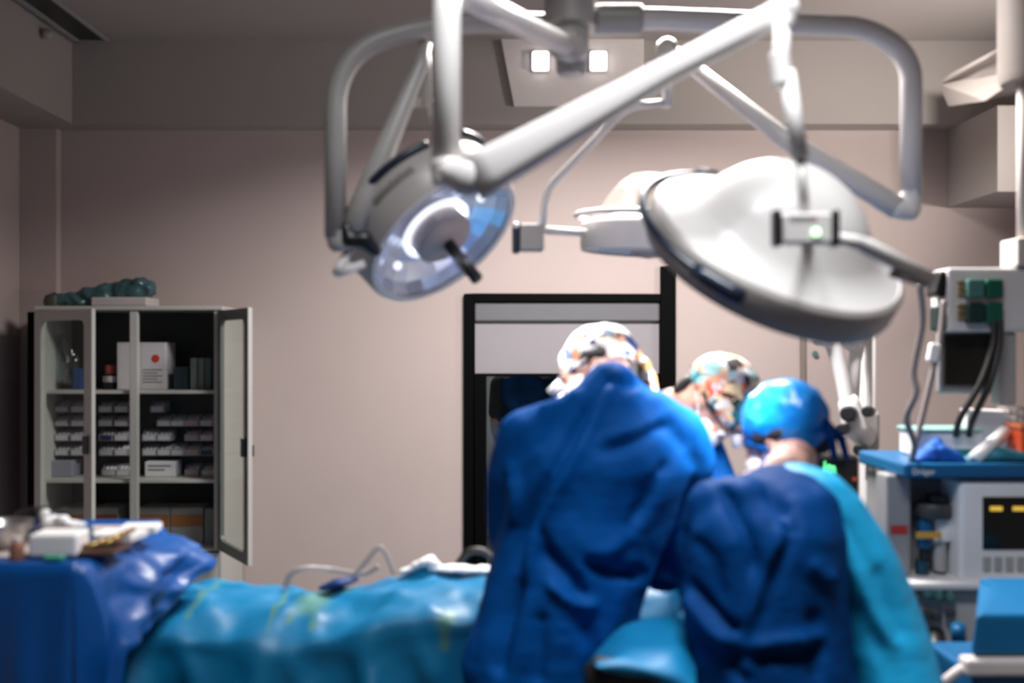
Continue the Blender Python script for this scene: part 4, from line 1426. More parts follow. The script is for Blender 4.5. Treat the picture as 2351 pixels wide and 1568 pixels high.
def cab_door(hx_, ang, wdt, m, hside):
    z0, z1 = SH[2] + .005, ctop - .004
    R_ = Matrix.Rotation(ang, 3, 'Z')
    hp = Vector((hx_, CY0 - .002, 0))
    fw, rr = .055, .035
    ou = [(0, z0), (wdt, z0), (wdt, z1), (0, z1)]
    inn = []
    for (cx_, cz_, q0) in ((fw + rr, z0 + fw + rr, math.pi), (wdt - fw - rr, z0 + fw + rr, 1.5 * math.pi), (wdt - fw - rr, z1 - fw - rr, 0), (fw + rr, z1 - fw - rr, .5 * math.pi)):
        for k in range(7):
            q = q0 + math.pi / 2 * k / 6
            inn.append((cx_ + rr * math.cos(q), cz_ + rr * math.sin(q)))
    bm = bmesh.new()
    def V(x, y, z):
        return bm.verts.new(R_ @ Vector((x, y, z)) + hp)
    for y in (-.02, 0.0):
        pass
    O0 = [V(x, -.02, z) for x, z in ou]; O1 = [V(x, 0, z) for x, z in ou]
    I0 = [V(x, -.02, z) for x, z in inn]; I1 = [V(x, 0, z) for x, z in inn]
    n = len(inn)
    for O, I in ((O0, I0), (O1, I1)):
        for c_ in range(4):
            arc = I[c_ * 7:(c_ + 1) * 7]
            for k in range(6):
                bm.faces.new((O[c_], arc[k], arc[k + 1]))
            nx = I[((c_ + 1) % 4) * 7]
            bm.faces.new((O[c_], arc[6], nx, O[(c_ + 1) % 4]))
    for k in range(4):
        bm.faces.new((O0[k], O0[(k + 1) % 4], O1[(k + 1) % 4], O1[k]))
    for k in range(n):
        bm.faces.new((I0[k], I0[(k + 1) % n], I1[(k + 1) % n], I1[k]))
    d = from_bm('glass_door', bm, m, CB)
    bm = bmesh.new()
    add_box(bm, fw - .01, wdt - fw + .01, -.012, -.008, z0 + fw - .01, z1 - fw + .01)
    for v in bm.verts:
        v.co = R_ @ v.co + hp
    from_bm('pane', bm, M_CGLASS, d)
    bm = bmesh.new()
    add_box(bm, wdt - .035, wdt - .015, -.045, -.02, cpz(1030), cpz(990))
    add_box(bm, wdt - .035, wdt - .015, .0, .02, cpz(1030), cpz(1005))
    for v in bm.verts:
        v.co = R_ @ v.co + hp
    from_bm('handle', bm, M_BLKPL, d, bevel=.003)
    bm = bmesh.new()
    add_box(bm, wdt - .001, wdt + .012, -.021, .001, z0, z1)
    for v in bm.verts:
        v.co = R_ @ v.co + hp
    from_bm('door_edge', bm, M_CAB, d, bevel=.002)


wd = (cx1 - cx0) / 2 - .01
cab_door(cx0 + .012, -math.radians(33), wd, M_CAB, 0)
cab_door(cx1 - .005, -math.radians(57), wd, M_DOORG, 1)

# contents of the cabinet
YI = 5.50


def ipt(px, py):
    return P(px, py, YI)


def cbox(name, px0, px1, py0, py1, m, label, cat, depth=.16, group=None, shelf=None, bevel=.004):
    a_, b_ = ipt(px0, py1), ipt(px1, py0)
    z0 = a_.z if shelf is None else SH[shelf] + .001
    return tag(box(name, a_.x, b_.x, YI, YI + depth, z0, b_.z, m, None, bevel), label, cat, group)


def band(par, px0, px1, py0, py1, m, name='label_band', dy=.002):
    a_, b_ = ipt(px0, py1), ipt(px1, py0)
    return box(name, a_.x, b_.x, YI - dy, YI + .001, a_.z, b_.z, m, par, 0)


M_CBOX = mat('white_carton', (.50, .48, .49), .6)
b1 = cbox('carton', 322, 381, 786, 890, M_CBOX, 'white carton with a red emblem on the upper cabinet shelf', 'carton', shelf=0)
bm = bmesh.new()
c_ = ipt(357, 823)
add_lathe(bm, [(0, 0), (.022, 0), (.022, .002), (0, .002)], (c_.x, YI - .002, c_.z), (0, 1, 0), 20)
from_bm('emblem', bm, M_RED, b1)
for k in range(5):
    band(b1, 328, 372 - (k % 2) * 10, 848 + k * 7, 850 + k * 7, M_LETTER, 'lettering')
b2 = cbox('carton', 268, 322, 786, 890, M_CBOX, 'white carton behind the centre post of the cabinet', 'carton', shelf=0)
bt = empty('bottle', ipt(245, 890), 'small dark bottle with a white label and red cap on the upper cabinet shelf', 'bottle')
q = ipt(245, 885)
lathe('bottle_body', [(0, 0), (.042, 0), (.042, .07), (.03, .085), (.0, .085)], (q.x, YI + .06, SH[0]), (0, 0, 1), M_BLKPL, bt, 28)
lathe('bottle_label', [(.0425, .04), (.043, .042), (.043, .072), (.0425, .074)], (q.x, YI + .06, SH[0]), (0, 0, 1), M_CBOX, bt, 28)
lathe('bottle_cap', [(.03, .085), (.032, .087), (.032, .125), (.028, .135), (0, .135)], (q.x, YI + .06, SH[0]), (0, 0, 1), mat('dull_red', (.35, .06, .04), .5), bt, 28)
for k, (x0, x1, mm, t) in enumerate(((437, 452, mat('sage_folder', (.26, .32, .28), .6), 'pale sage'), (455, 468, mat('grey_folder', (.20, .23, .22), .6), 'grey'), (470, 484, mat('green_folder', (.10, .16, .14), .6), 'dark green'))):
    a_, b_ = ipt(x0, 890), ipt(x1, 822)
    tag(box('binder', a_.x, b_.x, YI, YI + .2, SH[0] + .001, b_.z, mm, None, .003), '%s binder standing at the right of the upper cabinet shelf' % t, 'binder', 'binders on the upper cabinet shelf')
bm = bmesh.new()
add_chain(bm, [(ipt(138, 775) + Vector((0, .04, 0)), (.02, .02, .02)), (ipt(160, 830) + Vector((0, .04, 0)), (.035, .03, .05)), (ipt(158, 872) + Vector((0, .04, 0)), (.05, .04, .04))])
tag(fuse('plastic_bag', bm, .008, M_PLBAG, None, 2, fold_fn([], YI, .01, 25)), 'clear plastic bag on the upper shelf behind the left cabinet door', 'bag')
cbox('blue_carton', 166, 186, 846, 890, mat('deep_blue_box', (.01, .05, .16), .5), 'small deep blue carton beside the clear bag in the cabinet', 'carton', shelf=0)
cbox('blue_carton', 398, 432, 842, 890, mat('dim_teal_box', (.012, .035, .045), .5), 'dim teal carton between the white carton and the binders', 'carton', shelf=0)

rack = empty('bin_rack', (ipt(300, 1050).x, 5.6, SH[1]), 'dark louvred rack that holds the rows of small bins in the cabinet', 'rack')
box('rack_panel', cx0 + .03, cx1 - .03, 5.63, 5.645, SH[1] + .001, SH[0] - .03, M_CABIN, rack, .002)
ROWS = [(948, [135, 172, 237, 273, 357], 'top'), (980, [135, 172, 237, 273, 372, 403, 436, 470], 'second'), (1014, [135, 172, 238, 273, 338, 372, 436, 470], 'third'), (1048, [135, 172, 238, 273, 338, 372, 403, 436, 470], 'fourth'), (1093, [244, 277, 436, 474], 'lowest')]
ordn = ['first', 'second', 'third', 'fourth', 'fifth', 'sixth', 'seventh', 'eighth', 'last']


def make_bin(face):
    """small open-fronted bin, origin at its back bottom centre"""
    bm = bmesh.new()
    w_, d_, h_ = .040, .10, .060
    prof = [(0, 0), (-d_, 0), (-d_, .036), (-d_ * .82, .036), (-d_ * .55, h_), (0, h_)]
    for s in (-1, 1):
        x_a, x_b = s * w_, s * (w_ - .003)
        A_ = [bm.verts.new((x_a, y, z)) for y, z in prof]
        B_ = [bm.verts.new((x_b, y, z)) for y, z in prof]
        bm.faces.new(A_); bm.faces.new(B_[::-1])
        for k in range(len(prof)):
            bm.faces.new((A_[k], A_[(k + 1) % len(prof)], B_[(k + 1) % len(prof)], B_[k]))
    add_box(bm, -w_, w_, -d_, 0, 0, .003)
    add_box(bm, -w_, w_, -.003, 0, 0, h_)
    add_box(bm, -w_, w_, -d_, -d_ + .003, 0, .036)
    me = bpy.data.meshes.new('storage_bin')
    bmesh.ops.recalc_face_normals(bm, faces=bm.faces)
    bm.to_mesh(me); bm.free()
    me.materials.append(M_BIN)
    bm = bmesh.new()
    add_box(bm, -.032, .032, -d_ - .002, -d_, .005, .032)
    ml = bpy.data.meshes.new('bin_label')
    bm.to_mesh(ml); bm.free()
    ml.materials.append(face)
    bm = bmesh.new()
    for k in range(3):
        add_ball(bm, (-.022 + .022 * k, -.045, .028), (.016, .035, .026), sub=2)
    mc = bpy.data.meshes.new('bin_contents')
    bm.to_mesh(mc); bm.free()
    mc.materials.append(M_BINFACE)
    return me, ml, mc


BINS = {k: make_bin(v) for k, v in (('w', M_BINFACE), ('p', M_BINPINK), ('b', M_BINBLUE))}
for py, xs, rname in ROWS:
    zb_ = ipt(0, py).z if rname != 'lowest' else SH[1] + .001
    for k, px in enumerate(xs):
        kind_ = 'p' if px == 436 else ('b' if (px, rname) in ((470, 'fourth'), (238, 'third')) else 'w')
        me, ml, mc = BINS[kind_]
        rt = bpy.data.objects.new('storage_bin', me)
        COL.objects.link(rt)
        rt.location = (ipt(px, 0).x, 5.629, zb_)
        colr = {'w': 'pale grey', 'p': 'pinkish', 'b': 'navy-labelled'}[kind_]
        n_ = len(xs)
        pos = ordn[k] if k < n_ - 1 else 'last'
        tag(rt, '%s bin, %s from left in the %s bin row of the cabinet' % (colr, pos, rname) if pos != 'last' else '%s bin, rightmost in the %s bin row of the cabinet' % (colr, rname), 'storage bin', 'small storage bins in the cabinet')
        for mm, nm in ((ml, 'bin_label'), (mc, 'bin_contents')):
            ch_ = bpy.data.objects.new(nm, mm)
            COL.objects.link(ch_)
            ch_.parent = rt
cbox('carton', 114, 165, 1058, 1098, mat('lilac_carton', (.26, .26, .33), .6), 'pale lilac carton below the bins behind the left cabinet door', 'carton', .12, shelf=1)
w_ = cbox('carton', 332, 402, 1060, 1098, mat('bright_carton', (.62, .61, .63), .6), 'bright white low carton under the bins right of the centre post', 'carton', .12, shelf=1)
for k in range(2):
    band(w_, 340, 392 - k * 14, 1068 + k * 9, 1071 + k * 9, M_LETTER, 'lettering')
for k, (x0, x1, t) in enumerate(((140, 200, 'behind the left door'), (214, 270, 'left of the centre post'), (318, 389, 'right of the centre post'), (391, 466, 'rightmost'))):
    d_ = cbox('storage_carton', x0, x1, 1165, 1250, mat('grey_carton', (.20, .20, .19), .6), 'grey carton with a brown band on the lowest cabinet shelf, %s' % t, 'carton', .18, 'banded cartons on the lowest shelf', shelf=2)
    band(d_, x0 + 1, x1 - 1, 1181, 1208, (M_TAN, mat('red_brown_band', (.20, .055, .02), .6), M_TAN, M_TAN)[k])
cbox('storage_carton', 469, 492, 1168, 1250, mat('greygreen_carton', (.15, .18, .17), .6), 'narrow grey-green carton at the right end of the lowest cabinet shelf', 'carton', .18, shelf=2)

# bag on top of the cabinet
bag = empty('plastic_bag', (-2.2, 5.5, ctop + .02), 'crumpled teal plastic bag on a white pack on top of the cabinet', 'bag')
zt = ctop + .023
bm = bmesh.new()
Yt = 5.5
add_chain(bm, [(P(140, 695, Yt), (.06, .07, .035)), (P(200, 688, Yt), (.08, .09, .062)), (P(265, 682, Yt), (.09, .09, .085)), (P(322, 672, Yt), (.065, .09, .09))], .2)
add_box(bm, P(130, 0, Yt).x, P(352, 0, Yt).x, Yt - .06, Yt + .06, P(0, 690, Yt).z, P(0, 664, Yt).z, Matrix.Rotation(-.13, 3, 'Y'))
def lift(co, no):
    co = fold_fn([([(160, 660), (200, 700)], .02, -.03), ([(240, 645), (260, 700)], .02, -.02), ([(300, 640), (350, 670)], .02, .02)], 5.4, .015, 14)(co, no)
    co[:, 2] = np.maximum(co[:, 2], zt + .001)
    return co
fuse('bag_body', bm, .010, mat('teal_film', (.035, .085, .095), .25, var=.5, scale=10), bag, 1, lift)
a_, b_ = P(225, 712, Yt), P(352, 684, Yt)
tag(box('white_pack', a_.x, b_.x, 5.40, 5.60, zt, zt + .05, mat('dull_white_pack', (.42, .38, .37), .7), None, .01), 'flat white pack on top of the cabinet in front of the teal bag', 'pack')
tag(lathe('metal_dome', [(0, 0), (.05, 0), (.055, .03), (.045, .06), (.0, .08)], (P(120, 0, 5.45).x, 5.47, zt), (0, 0, 1), mat('dark_olive', (.05, .05, .045), .5), seg=28), 'dark rounded lump at the left end of the cabinet top', 'bowl')

# ------------------------------------------------------------------ right side: pendant, monitors, anaesthesia machine
YP = 3.35
PN = empty('ceiling_pendant', P(2345, 600, YP), 'white ceiling pendant with green gas sockets at the right edge', 'pendant')
bm = bmesh.new()
add_tube(bm, [P(2349, 178, YP), P(2349, 560, YP)], .020, 24)
from_bm('column', bm, M_CREAM, PN, smooth=True)
bm = bmesh.new()
add_tube(bm, [P(2352, 560, YP), P(2352, 545, YP)], .03, 24)
add_box(bm, P(2322, 0, YP).x, P(2400, 0, YP).x, YP - .04, YP + .08, P(0, 613, YP).z, P(0, 548, YP).z)
from_bm('column_foot', bm, M_CREAM, PN, bevel=.008)
pz = pbox('socket_panel', 2176, 2420, 614, 762, YP - .02, .14, M_ENAMEL, PN, .012)
for ri, (y0, y1) in enumerate(((640, 684), (694, 742))):
    for ci, (x0, x1, mm) in enumerate(((2222, 2262, M_GREEN2 if ri == 0 else mat('black_green', (.006, .03, .026), .4)), (2266, 2306, M_GREEN))):
        s_ = pbox('gas_socket', x0, x1, y0, y1, YP - .05, .03, mm, pz, .008)
    for k in range(3):
        pbox('brass_tab', 2200, 2220, y0 + 4 + k * 14, y0 + 12 + k * 14, YP - .032, .012, M_BRASS, pz, .003)
pbox('side_socket', 2152, 2180, 622, 682, YP - .01, .08, M_BLKPL, PN, .01, Matrix.Rotation(.25, 3, 'Y'))
pbox('side_socket', 2156, 2180, 702, 760, YP - .01, .08, mat('black_teal', (.004, .02, .018), .4), PN, .01)
pbox('column_lower', 2293, 2336, 762, 930, YP, .06, M_ENAMEL2, PN, .01)
# its arm at the ceiling
pa_ = empty('pendant_arm', P(2260, 165, 3.9), 'boxy beige pendant arm under the ceiling at the right', 'pendant arm')
bm = bmesh.new()
vsf = [P(2185, 165, 4.3), P(2210, 225, 4.3), P(2300, 205, 3.6), P(2420, 170, 3.4), P(2420, 90, 3.4), P(2300, 105, 3.6)]
f0 = [bm.verts.new(v) for v in vsf]; f1 = [bm.verts.new(v + Vector((.02, .18, 0))) for v in vsf]
bm.faces.new(f0); bm.faces.new(f1[::-1])
for k in range(6):
    bm.faces.new((f0[k], f0[(k + 1) % 6], f1[(k + 1) % 6], f1[k]))
from_bm('arm_body', bm, mat('dull_beige', (.30, .26, .235), .6), pa_, bevel=.01)
lathe('arm_hub', [(0, P(0, 190, YP).z), (.11, P(0, 190, YP).z), (.12, P(0, 175, YP).z), (.12, ZC), (0, ZC)], (P(2380, 0, YP).x, YP, 0), (0, 0, 1), mat('dull_beige', (.30, .26, .235), .6), pa_, 40)

MN = empty('monitor', P(2228, 830, 3.4), 'dark blank monitor screen hanging under the pendant', 'monitor')
pbox('screen', 2168, 2290, 768, 886, 3.40, .03, mat('olive_black_screen', (.016, .015, .012), .3), MN, .006)
pbox('screen_frame', 2155, 2303, 758, 905, 3.415, .03, M_GREYPL, MN, .012)
tag(tube('hose', smooth_path([P(2112, 655, 3.0), P(2118, 740, 3.05), P(2098, 850, 3.1), P(2104, 900, 3.1), P(2082, 960, 3.15), P(2100, 1020, 3.2), P(2092, 1058, 3.25)], 8), .010, M_HOSE, seg=12), 'wavy grey hose hanging below the lamp handle', 'hose')
hz_ = empty('cable', P(2145, 810, 3.3), 'dark grey cable with a white connector left of the blank monitor', 'cable')
tube('wire', smooth_path([P(2168, 690, 3.3), P(2158, 780, 3.3), P(2140, 860, 3.3), P(2112, 980, 3.3), P(2092, 1060, 3.3)], 8), .010, M_HOSE, hz_, 12)
pbox('connector', 2135, 2160, 788, 832, 3.28, .03, M_WHITE, hz_, .008, Matrix.Rotation(.2, 3, 'Y'))
for k, (x0, x1, t) in enumerate(((2282, 2195, 'left'), (2296, 2225, 'right'))):
    tag(tube('gas_hose', smooth_path([P(x0, 735, 3.31), P(x0 - 2, 790, 3.3), P((x0 + x1) / 2 + 12, 880, 3.28), P(x1 + 10, 960, 3.3), P(x1, 1000, 3.34)], 8), .011, M_DHOSE, seg=12), 'black gas hose crossing the blank monitor, %s one of the two' % t, 'hose', 'black gas hoses')

# white microscope on its stand by the wall
MS = empty('microscope', (P(1985, 0, 4.6).x, 4.6, 0), 'white wall-side surgical microscope with black eyepieces', 'microscope')
tube('stand_post', [(P(1992, 0, 4.6).x, 4.6, .05), P(1992, 690, 4.6)], .035, M_WHITE, MS, 20)
lathe('stand_base', [(0, 0), (.28, 0), (.28, .05), (.1, .09), (0, .09)], (P(1992, 0, 4.6).x, 4.6, 0), (0, 0, 1), M_WHITE, MS, 32)
tube('swing_arm', [P(1985, 720, 4.55), P(1962, 830, 4.5), P(1955, 960, 4.45)], .03, M_WHITE, MS, 18)
tube('swing_arm', smooth_path([P(1895, 765, 4.4), P(1915, 800, 4.4), P(1935, 870, 4.4), P(1948, 940, 4.4)], 6), .034, M_WHITE, MS, 18)
tube('cross_arm', [P(1895, 768, 4.42), P(1990, 775, 4.55)], .026, M_WHITE, MS, 18)
bm = bmesh.new()
add_chain(bm, [(P(1893, 772, 4.4), (.06, .05, .05)), (P(1925, 775, 4.45), .03), (P(1965, 785, 4.5), (.04, .05, .06))])
fuse('knuckle', bm, .01, M_WHITE, MS, 2)
bm = bmesh.new()
add_chain(bm, [(P(1950, 930, 4.4), (.05, .05, .06)), (P(1965, 985, 4.4), (.06, .06, .05)), (P(1985, 1000, 4.42), (.05, .05, .06))])
fuse('optics_head', bm, .01, M_WHITE, MS, 2)
for x_, y_, rr in ((1946, 950, .034), (1932, 985, .024), (1990, 945, .024), (1972, 1033, .026)):
    joint('eyepiece', P(x_, y_, 4.28), P(x_ + 8, y_, 4.38), rr, M_BLKPL, MS)
tube('lower_arm', [P(1975, 1020, 4.4), P(2000, 1040, 4.4), P(1998, 1100, 4.45)], .022, M_ENAMEL2, MS, 14)
pbox('light_box', 1985, 2022, 945, 1035, 4.42, .1, M_ENAMEL2, MS, .015)
tag(box('cable_duct', P(1836, 0, YB).x, P(1848, 0, YB).x, YB - .02, YB, .3, P(0, 700, YB).z, mat('brown_duct', (.20, .16, .14), .6), None, .003), 'thin brown vertical cable duct on the back wall', 'duct')
for k, y_ in enumerate((780, 812)):
    a_ = P(1870, y_, YB)
    tag(lathe('wall_hook', [(0, 0), (.016, 0), (.016, .01), (.008, .02), (0, .02)], (a_.x, YB - .02, a_.z), (0, 1, 0), M_GREEN2, seg=18), '%s small green wall knob beside the brown cable duct' % ('upper', 'lower')[k], 'hook', 'green wall knobs')

PM = empty('patient_monitor', P(1920, 1100, 3.7), 'dark patient monitor with a green trace behind the blue-capped person', 'monitor')
pbox('monitor_case', 1800, 1974, 1046, 1180, 3.7, .12, M_BLKPL, PM, .015)
s_ = pbox('screen', 1815, 1940, 1060, 1165, 3.697, .004, M_SCREEN, PM, 0)
pts_ = []
for k in range(24):
    x_ = 1890 + k * 1.2
    pts_.append(P(x_, 1078 + 9 * math.sin(k * 1.7) - (10 if k % 8 == 3 else 0), 3.694))
tube('trace', pts_, .004, M_TRACEG, s_, 6)
pts_ = [P(1885 + k * 1.2, 1090 + 4 * math.sin(k * 1.1), 3.694) for k in range(24)]
tube('trace', pts_, .003, M_TRACEG, s_, 6)
pbox('status_light', 1958, 1968, 1096, 1104, 3.695, .006, M_ORANGE, PM, 0)
bm = bmesh.new()
ck = P(1960, 0, 3.76).x
add_tube(bm, [(ck - .1, 3.78, .05), (ck - .1, 3.78, P(0, 1180, 3.7).z + .005)], .02, 14)
from_bm('stand', bm, M_STEEL, PM, smooth=True)
lathe('stand_base', [(0, 0), (.22, 0), (.22, .03), (.06, .06), (0, .06)], (ck - .1, 3.78, 0), (0, 0, 1), M_DGREY, PM, 28)

YM = 3.2
AM = empty('anaesthesia_machine', P(2230, 1300, YM) * 1.0, 'white anaesthesia machine with a blue top shelf and dark screen', 'anaesthesia machine')
xr = P(2500, 0, YM).x
mtz = P(0, 1064, YM).z
ts = box('top_shelf', P(2076, 0, YM).x, xr, YM, YM + .42, P(0, 1098, YM).z, mtz, M_MBLUE, AM, .01)
fc = bpy.data.curves.new('logo', 'FONT'); fc.body = 'Dräger'; fc.size = .026; fc.extrude = .0008; fc.align_x = 'LEFT'
fc.materials.append(M_WHITE)
lt = bpy.data.objects.new('tmp', fc); COL.objects.link(lt)
bpy.context.view_layer.update()
lm = bpy.data.meshes.new_from_object(lt.evaluated_get(bpy.context.evaluated_depsgraph_get()))
bpy.data.objects.remove(lt)
lm.transform(Matrix.Translation(P(2094, 1089, YM) + Vector((0, -.0015, 0))) @ Matrix.Rotation(math.pi / 2, 4, 'X'))
lm.materials.clear()
new_obj('logo', lm, M_WHITE, None).parent = ts
pbox('body_back', 2046, 2500, 1098, 1345, YM + .18, .24, M_GREYPL, AM, .01)
pbox('side_column', 2036, 2092, 1090, 1340, YM + .08, .1, mat('grey_column', (.27, .265, .27), .45), AM, .008)
pbox('warning_label', 2046, 2084, 1207, 1226, YM + .077, .004, M_RED, AM, 0)
mh = pbox('monitor_housing', 2204, 2500, 1104, 1342, YM + .02, .16, M_WHITE, AM, .015)
sc_ = pbox('screen', 2257, 2480, 1141, 1262, YM + .016, .005, M_SCREEN, mh, .002)
for x_ in (2288, 2340):
    pbox('trace', x_ - 14, x_ + 14, 1163, 1173, YM + .013, .004, M_TRACEY, sc_, 0)
for k in range(4):
    pbox('key', 2258 + 26 * k, 2276 + 26 * k, 1278, 1312, YM + .014, .008, M_ENAMEL2, mh, .003)
# vaporiser bank
for k, (y0, y1, mm, x0, x1) in enumerate(((1136, 1152, M_BLKPL, 2128, 2172), (1155, 1186, M_DGREY, 2102, 2182), (1190, 1222, M_MBLUE, 2108, 2140), (1190, 1240, M_WHITE, 2142, 2184), (1236, 1256, M_MBLUE, 2106, 2138), (1258, 1282, M_BLKPL, 2112, 2136), (1286, 1326, mat('deep_teal', (.006, .05, .08), .4), 2102, 2132), (1240, 1310, M_ENAMEL2, 2142, 2172))):
    c_, d_ = P((x0 + x1) / 2, y1, YM + .1), P((x0 + x1) / 2, y0, YM + .1)
    rr = (x1 - x0) / 2 / F * (YM + .1)
    lathe('vaporiser', [(0, 0), (rr * .95, 0), (rr, .004), (rr, d_.z - c_.z - .004), (rr * .95, d_.z - c_.z), (0, d_.z - c_.z)], c_, (0, 0, 1), mm, AM, 28)
pbox('yellow_label', 2104, 2162, 1221, 1236, YM + .055, .004, M_YELLOW, AM, 0)
pbox('work_surface', 2064, 2500, 1338, 1358, YM - .02, .34, M_WHITE, AM, .01)
lp = pbox('lower_panel', 2068, 2500, 1358, 1900, YM + .02, .34, mat('panel_grey', (.56, .52, .51), .5), AM, .01)
for x_, y_ in ((2130, 1362), (2155, 1366), (2182, 1370), (2104, 1380), (2130, 1408), (2152, 1414), (2182, 1405), (2104, 1418)):
    joint('knob', P(x_, y_, YM - .02), P(x_, y_, YM + .03), .016, M_GREEN2 if y_ < 1375 else M_DGREY, lp)
for k in range(4):
    x_, y_ = P(2080 + 0 * k, 0, YM).x + (.05 if k % 2 == 0 else .50), YM + (.08 if k < 2 else .3)
    joint('caster', (x_ - .015, y_, .035), (x_ + .015, y_, .035), .034, M_BLKPL, AM)
bm = bmesh.new()
add_box(bm, P(2080, 0, YM).x, xr, YM + .02, YM + .38, .06, P(0, 1895, YM).z)
from_bm('base', bm, M_WHITE, AM, bevel=.01)
BH = empty('breathing_hose', P(2150, 1500, YM - .1), 'black corrugated breathing hoses with blue ends below the machine', 'hose')
for k, (x_, y_) in enumerate(((2145, 1455), (2180, 1500))):
    pts_ = smooth_path([P(x_, y_, YM - .02), P(x_ + 5, y_ + 50, YM - .10), P(x_ - 5, y_ + 120, YM - .12), P(x_ + 10, y_ + 260, YM - .08)], 14)
    tube('corrugated_tube', pts_, [.028 + .004 * (i % 2) for i in range(len(pts_))], M_DHOSE, BH, 14)
tube('hose_end', [P(2200, 1438, YM - .1), P(2202, 1470, YM - .08)], .022, M_CBLUE, BH, 18)
tube('hose_end', [P(2190, 1505, YM - .1), P(2200, 1530, YM - .08)], .022, M_CBLUE, BH, 18)

# things on the blue top shelf
tb = empty('supply_box', P(2190, 1030, 3.34), 'white plastic box with a teal lid on the blue machine shelf', 'box')
a_, b_ = P(2118, 1030, 3.32), P(2268, 992, 3.32)
box('box_body', a_.x, b_.x, 3.36, 3.52, mtz + .0, mtz + .085, M_WHITE, tb, .008)
box('lid', a_.x - .006, b_.x + .006, 3.354, 3.526, mtz + .085, mtz + .098, mat('pale_teal', (.25, .45, .42), .4), tb, .004)
box('base_strip', a_.x + .06, b_.x + .02, 3.355, 3.365, mtz, mtz + .03, mat('green_strip', (.01, .22, .20), .4), tb, .002)
bm = bmesh.new()
add_chain(bm, [(P(2105, 1055, 3.26), (.02, .03, .018)), (P(2150, 1040, 3.26), (.04, .04, .04)), (P(2195, 1055, 3.26), (.03, .03, .018))])
add_ball(bm, P(2152, 1025, 3.27), (.025, .03, .03))
def keep(co, no):
    co = fold_fn([([(2150, 1015), (2160, 1060)], .012, -.008)], 3.24, .008, 16)(co, no); co[:, 2] = np.maximum(co[:, 2], mtz + .001); return co
tag(fuse('folded_cloth', bm, .007, mat('bright_blue_cloth', (.003, .10, .48), .7), None, 2, keep), 'bright blue cloth heaped on the blue machine shelf', 'cloth')
a_, b_ = P(2212, 0, 3.56), P(2312, 0, 3.56)
tag(box('paper_box', a_.x, b_.x, 3.54, 3.60, mtz, P(0, 940, 3.56).z, M_PAPER, None, .006, Matrix.Rotation(.05, 3, 'Y')), 'white upright paper box at the back of the machine shelf', 'box')
tag(tube('paper_roll', [P(2238, 1052, 3.24), P(2308, 992, 3.34)], .022, M_PAPER, seg=20), 'white paper roll lying slantwise beside the orange box', 'roll')
bm = bmesh.new()
add_chain(bm, [(P(2225, 1055, 3.28), (.03, .04, .012)), (P(2290, 1046, 3.28), (.05, .05, .03)), (P(2330, 1050, 3.28), (.05, .05, .024))])
tag(fuse('drape_pack', bm, .007, mat('teal_pack', (.01, .14, .20), .6), None, 2, lambda co, no: np.column_stack((co[:, 0], co[:, 1], np.maximum(co[:, 2], mtz + .001)))), 'crumpled dark teal pack under the white paper roll', 'pack')
sb = empty('sharps_box', P(2352, 1030, 3.3), 'orange sharps box at the right end of the machine shelf', 'sharps box')
a_, b_ = P(2330, 0, 3.3), P(2400, 0, 3.3)
box('box_body', a_.x, b_.x, 3.26, 3.36, mtz, P(0, 985, 3.3).z, M_ORANGE, sb, .01)
box('lid', a_.x - .004, b_.x + .004, 3.256, 3.364, P(0, 985, 3.3).z, P(0, 972, 3.3).z, mat('orange_lid', (.8, .2, .08), .4), sb, .005)
bsk = empty('wire_basket', P(2340, 950, 3.5), 'grey wire basket at the back right of the machine shelf', 'basket')
bm = bmesh.new()
a_, b_ = P(2316, 0, 3.5), P(2420, 0, 3.5)
for k in range(6):
    z_ = mtz + .01 + k * .03
    add_tube(bm, [(a_.x, 3.44, z_), (b_.x, 3.44, z_), (b_.x, 3.58, z_), (a_.x, 3.58, z_), (a_.x, 3.44, z_)], .003, 6)
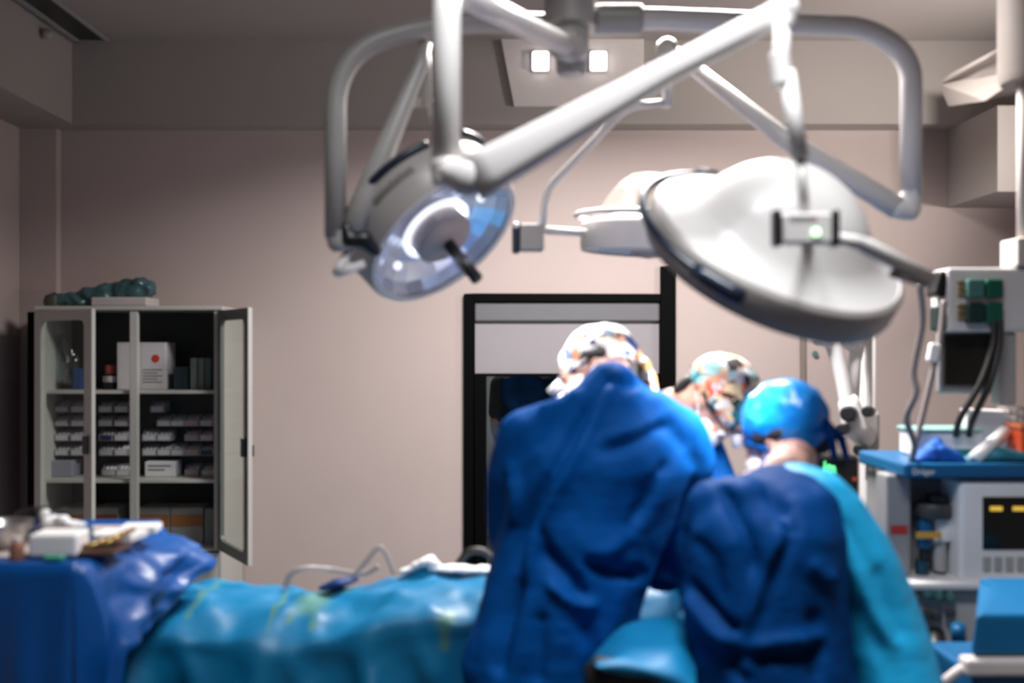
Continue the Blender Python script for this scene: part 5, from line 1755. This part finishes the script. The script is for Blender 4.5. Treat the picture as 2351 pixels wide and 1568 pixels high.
for k in range(8):
    x_ = a_.x + (b_.x - a_.x) * k / 7
    add_tube(bm, [(x_, 3.44, mtz + .16), (x_, 3.44, mtz + .004), (x_, 3.58, mtz + .004), (x_, 3.58, mtz + .16)], .003, 6)
from_bm('basket_wires', bm, M_STEEL, bsk)

# blue-topped cart in the right corner
CT = empty('supply_cart', P(2330, 1500, 2.6), 'white supply cart with a bright blue padded lid at bottom right', 'cart')
YC = 2.55
bm = bmesh.new()
z_hi = P(0, 1352, 2.85).z
lid = [(P(2228, 1412, YC), P(2500, 1412, YC)), (P(2292, 1352, 2.85), P(2500, 1352, 2.85)), (P(2292, 1352, 2.85) + Vector((0, .12, 0)), P(2500, 1352, 2.85) + Vector((0, .12, 0)))]
prof_ = [P(2228, 1508, YC), P(2240, 1410, YC), P(2288, 1352, 2.78), P(2288, 1352, 2.78) + Vector((.02, .15, -.002))]
lx = [bm.verts.new(p_) for p_ in prof_] + [bm.verts.new(Vector((prof_[3].x, prof_[3].y, prof_[0].z)))]
rx = [bm.verts.new(Vector((1.75, v.co.y, v.co.z))) for v in lx]
bm.faces.new(lx); bm.faces.new(rx[::-1])
for k in range(5):
    bm.faces.new((lx[k], lx[(k + 1) % 5], rx[(k + 1) % 5], rx[k]))
from_bm('padded_lid', bm, M_CBLUE, CT, bevel=.012)
x_ = P(2212, 0, YC).x
zl = P(0, 1510, YC).z
box('rail', x_, 1.76, YC - .02, YC + .035, zl - .045, zl, M_CREAM, CT, .01)
box('lid_base', P(2292, 0, 2.85).x, 1.74, YC + .03, YC + .36, zl - .045, zl - .002, M_DGREY, CT, .01)
box('drawer_front', x_ + .03, 1.74, YC, YC + .30, .12, zl - .045, M_MBLUE, CT, .01)
tube('side_bar', [P(2225, 1528, 2.57), P(2200, 1540, 2.56), P(2160, 1570, 2.56), P(2150, 1640, 2.55)], .012, M_CREAM, CT, 12)
for k in range(4):
    xx, yy = (x_ + .08 if k % 2 == 0 else 1.68), (YC + .06 if k < 2 else YC + .34)
    joint('caster', (xx - .015, yy, .06), (xx + .015, yy, .06), .058, M_BLKPL, CT)
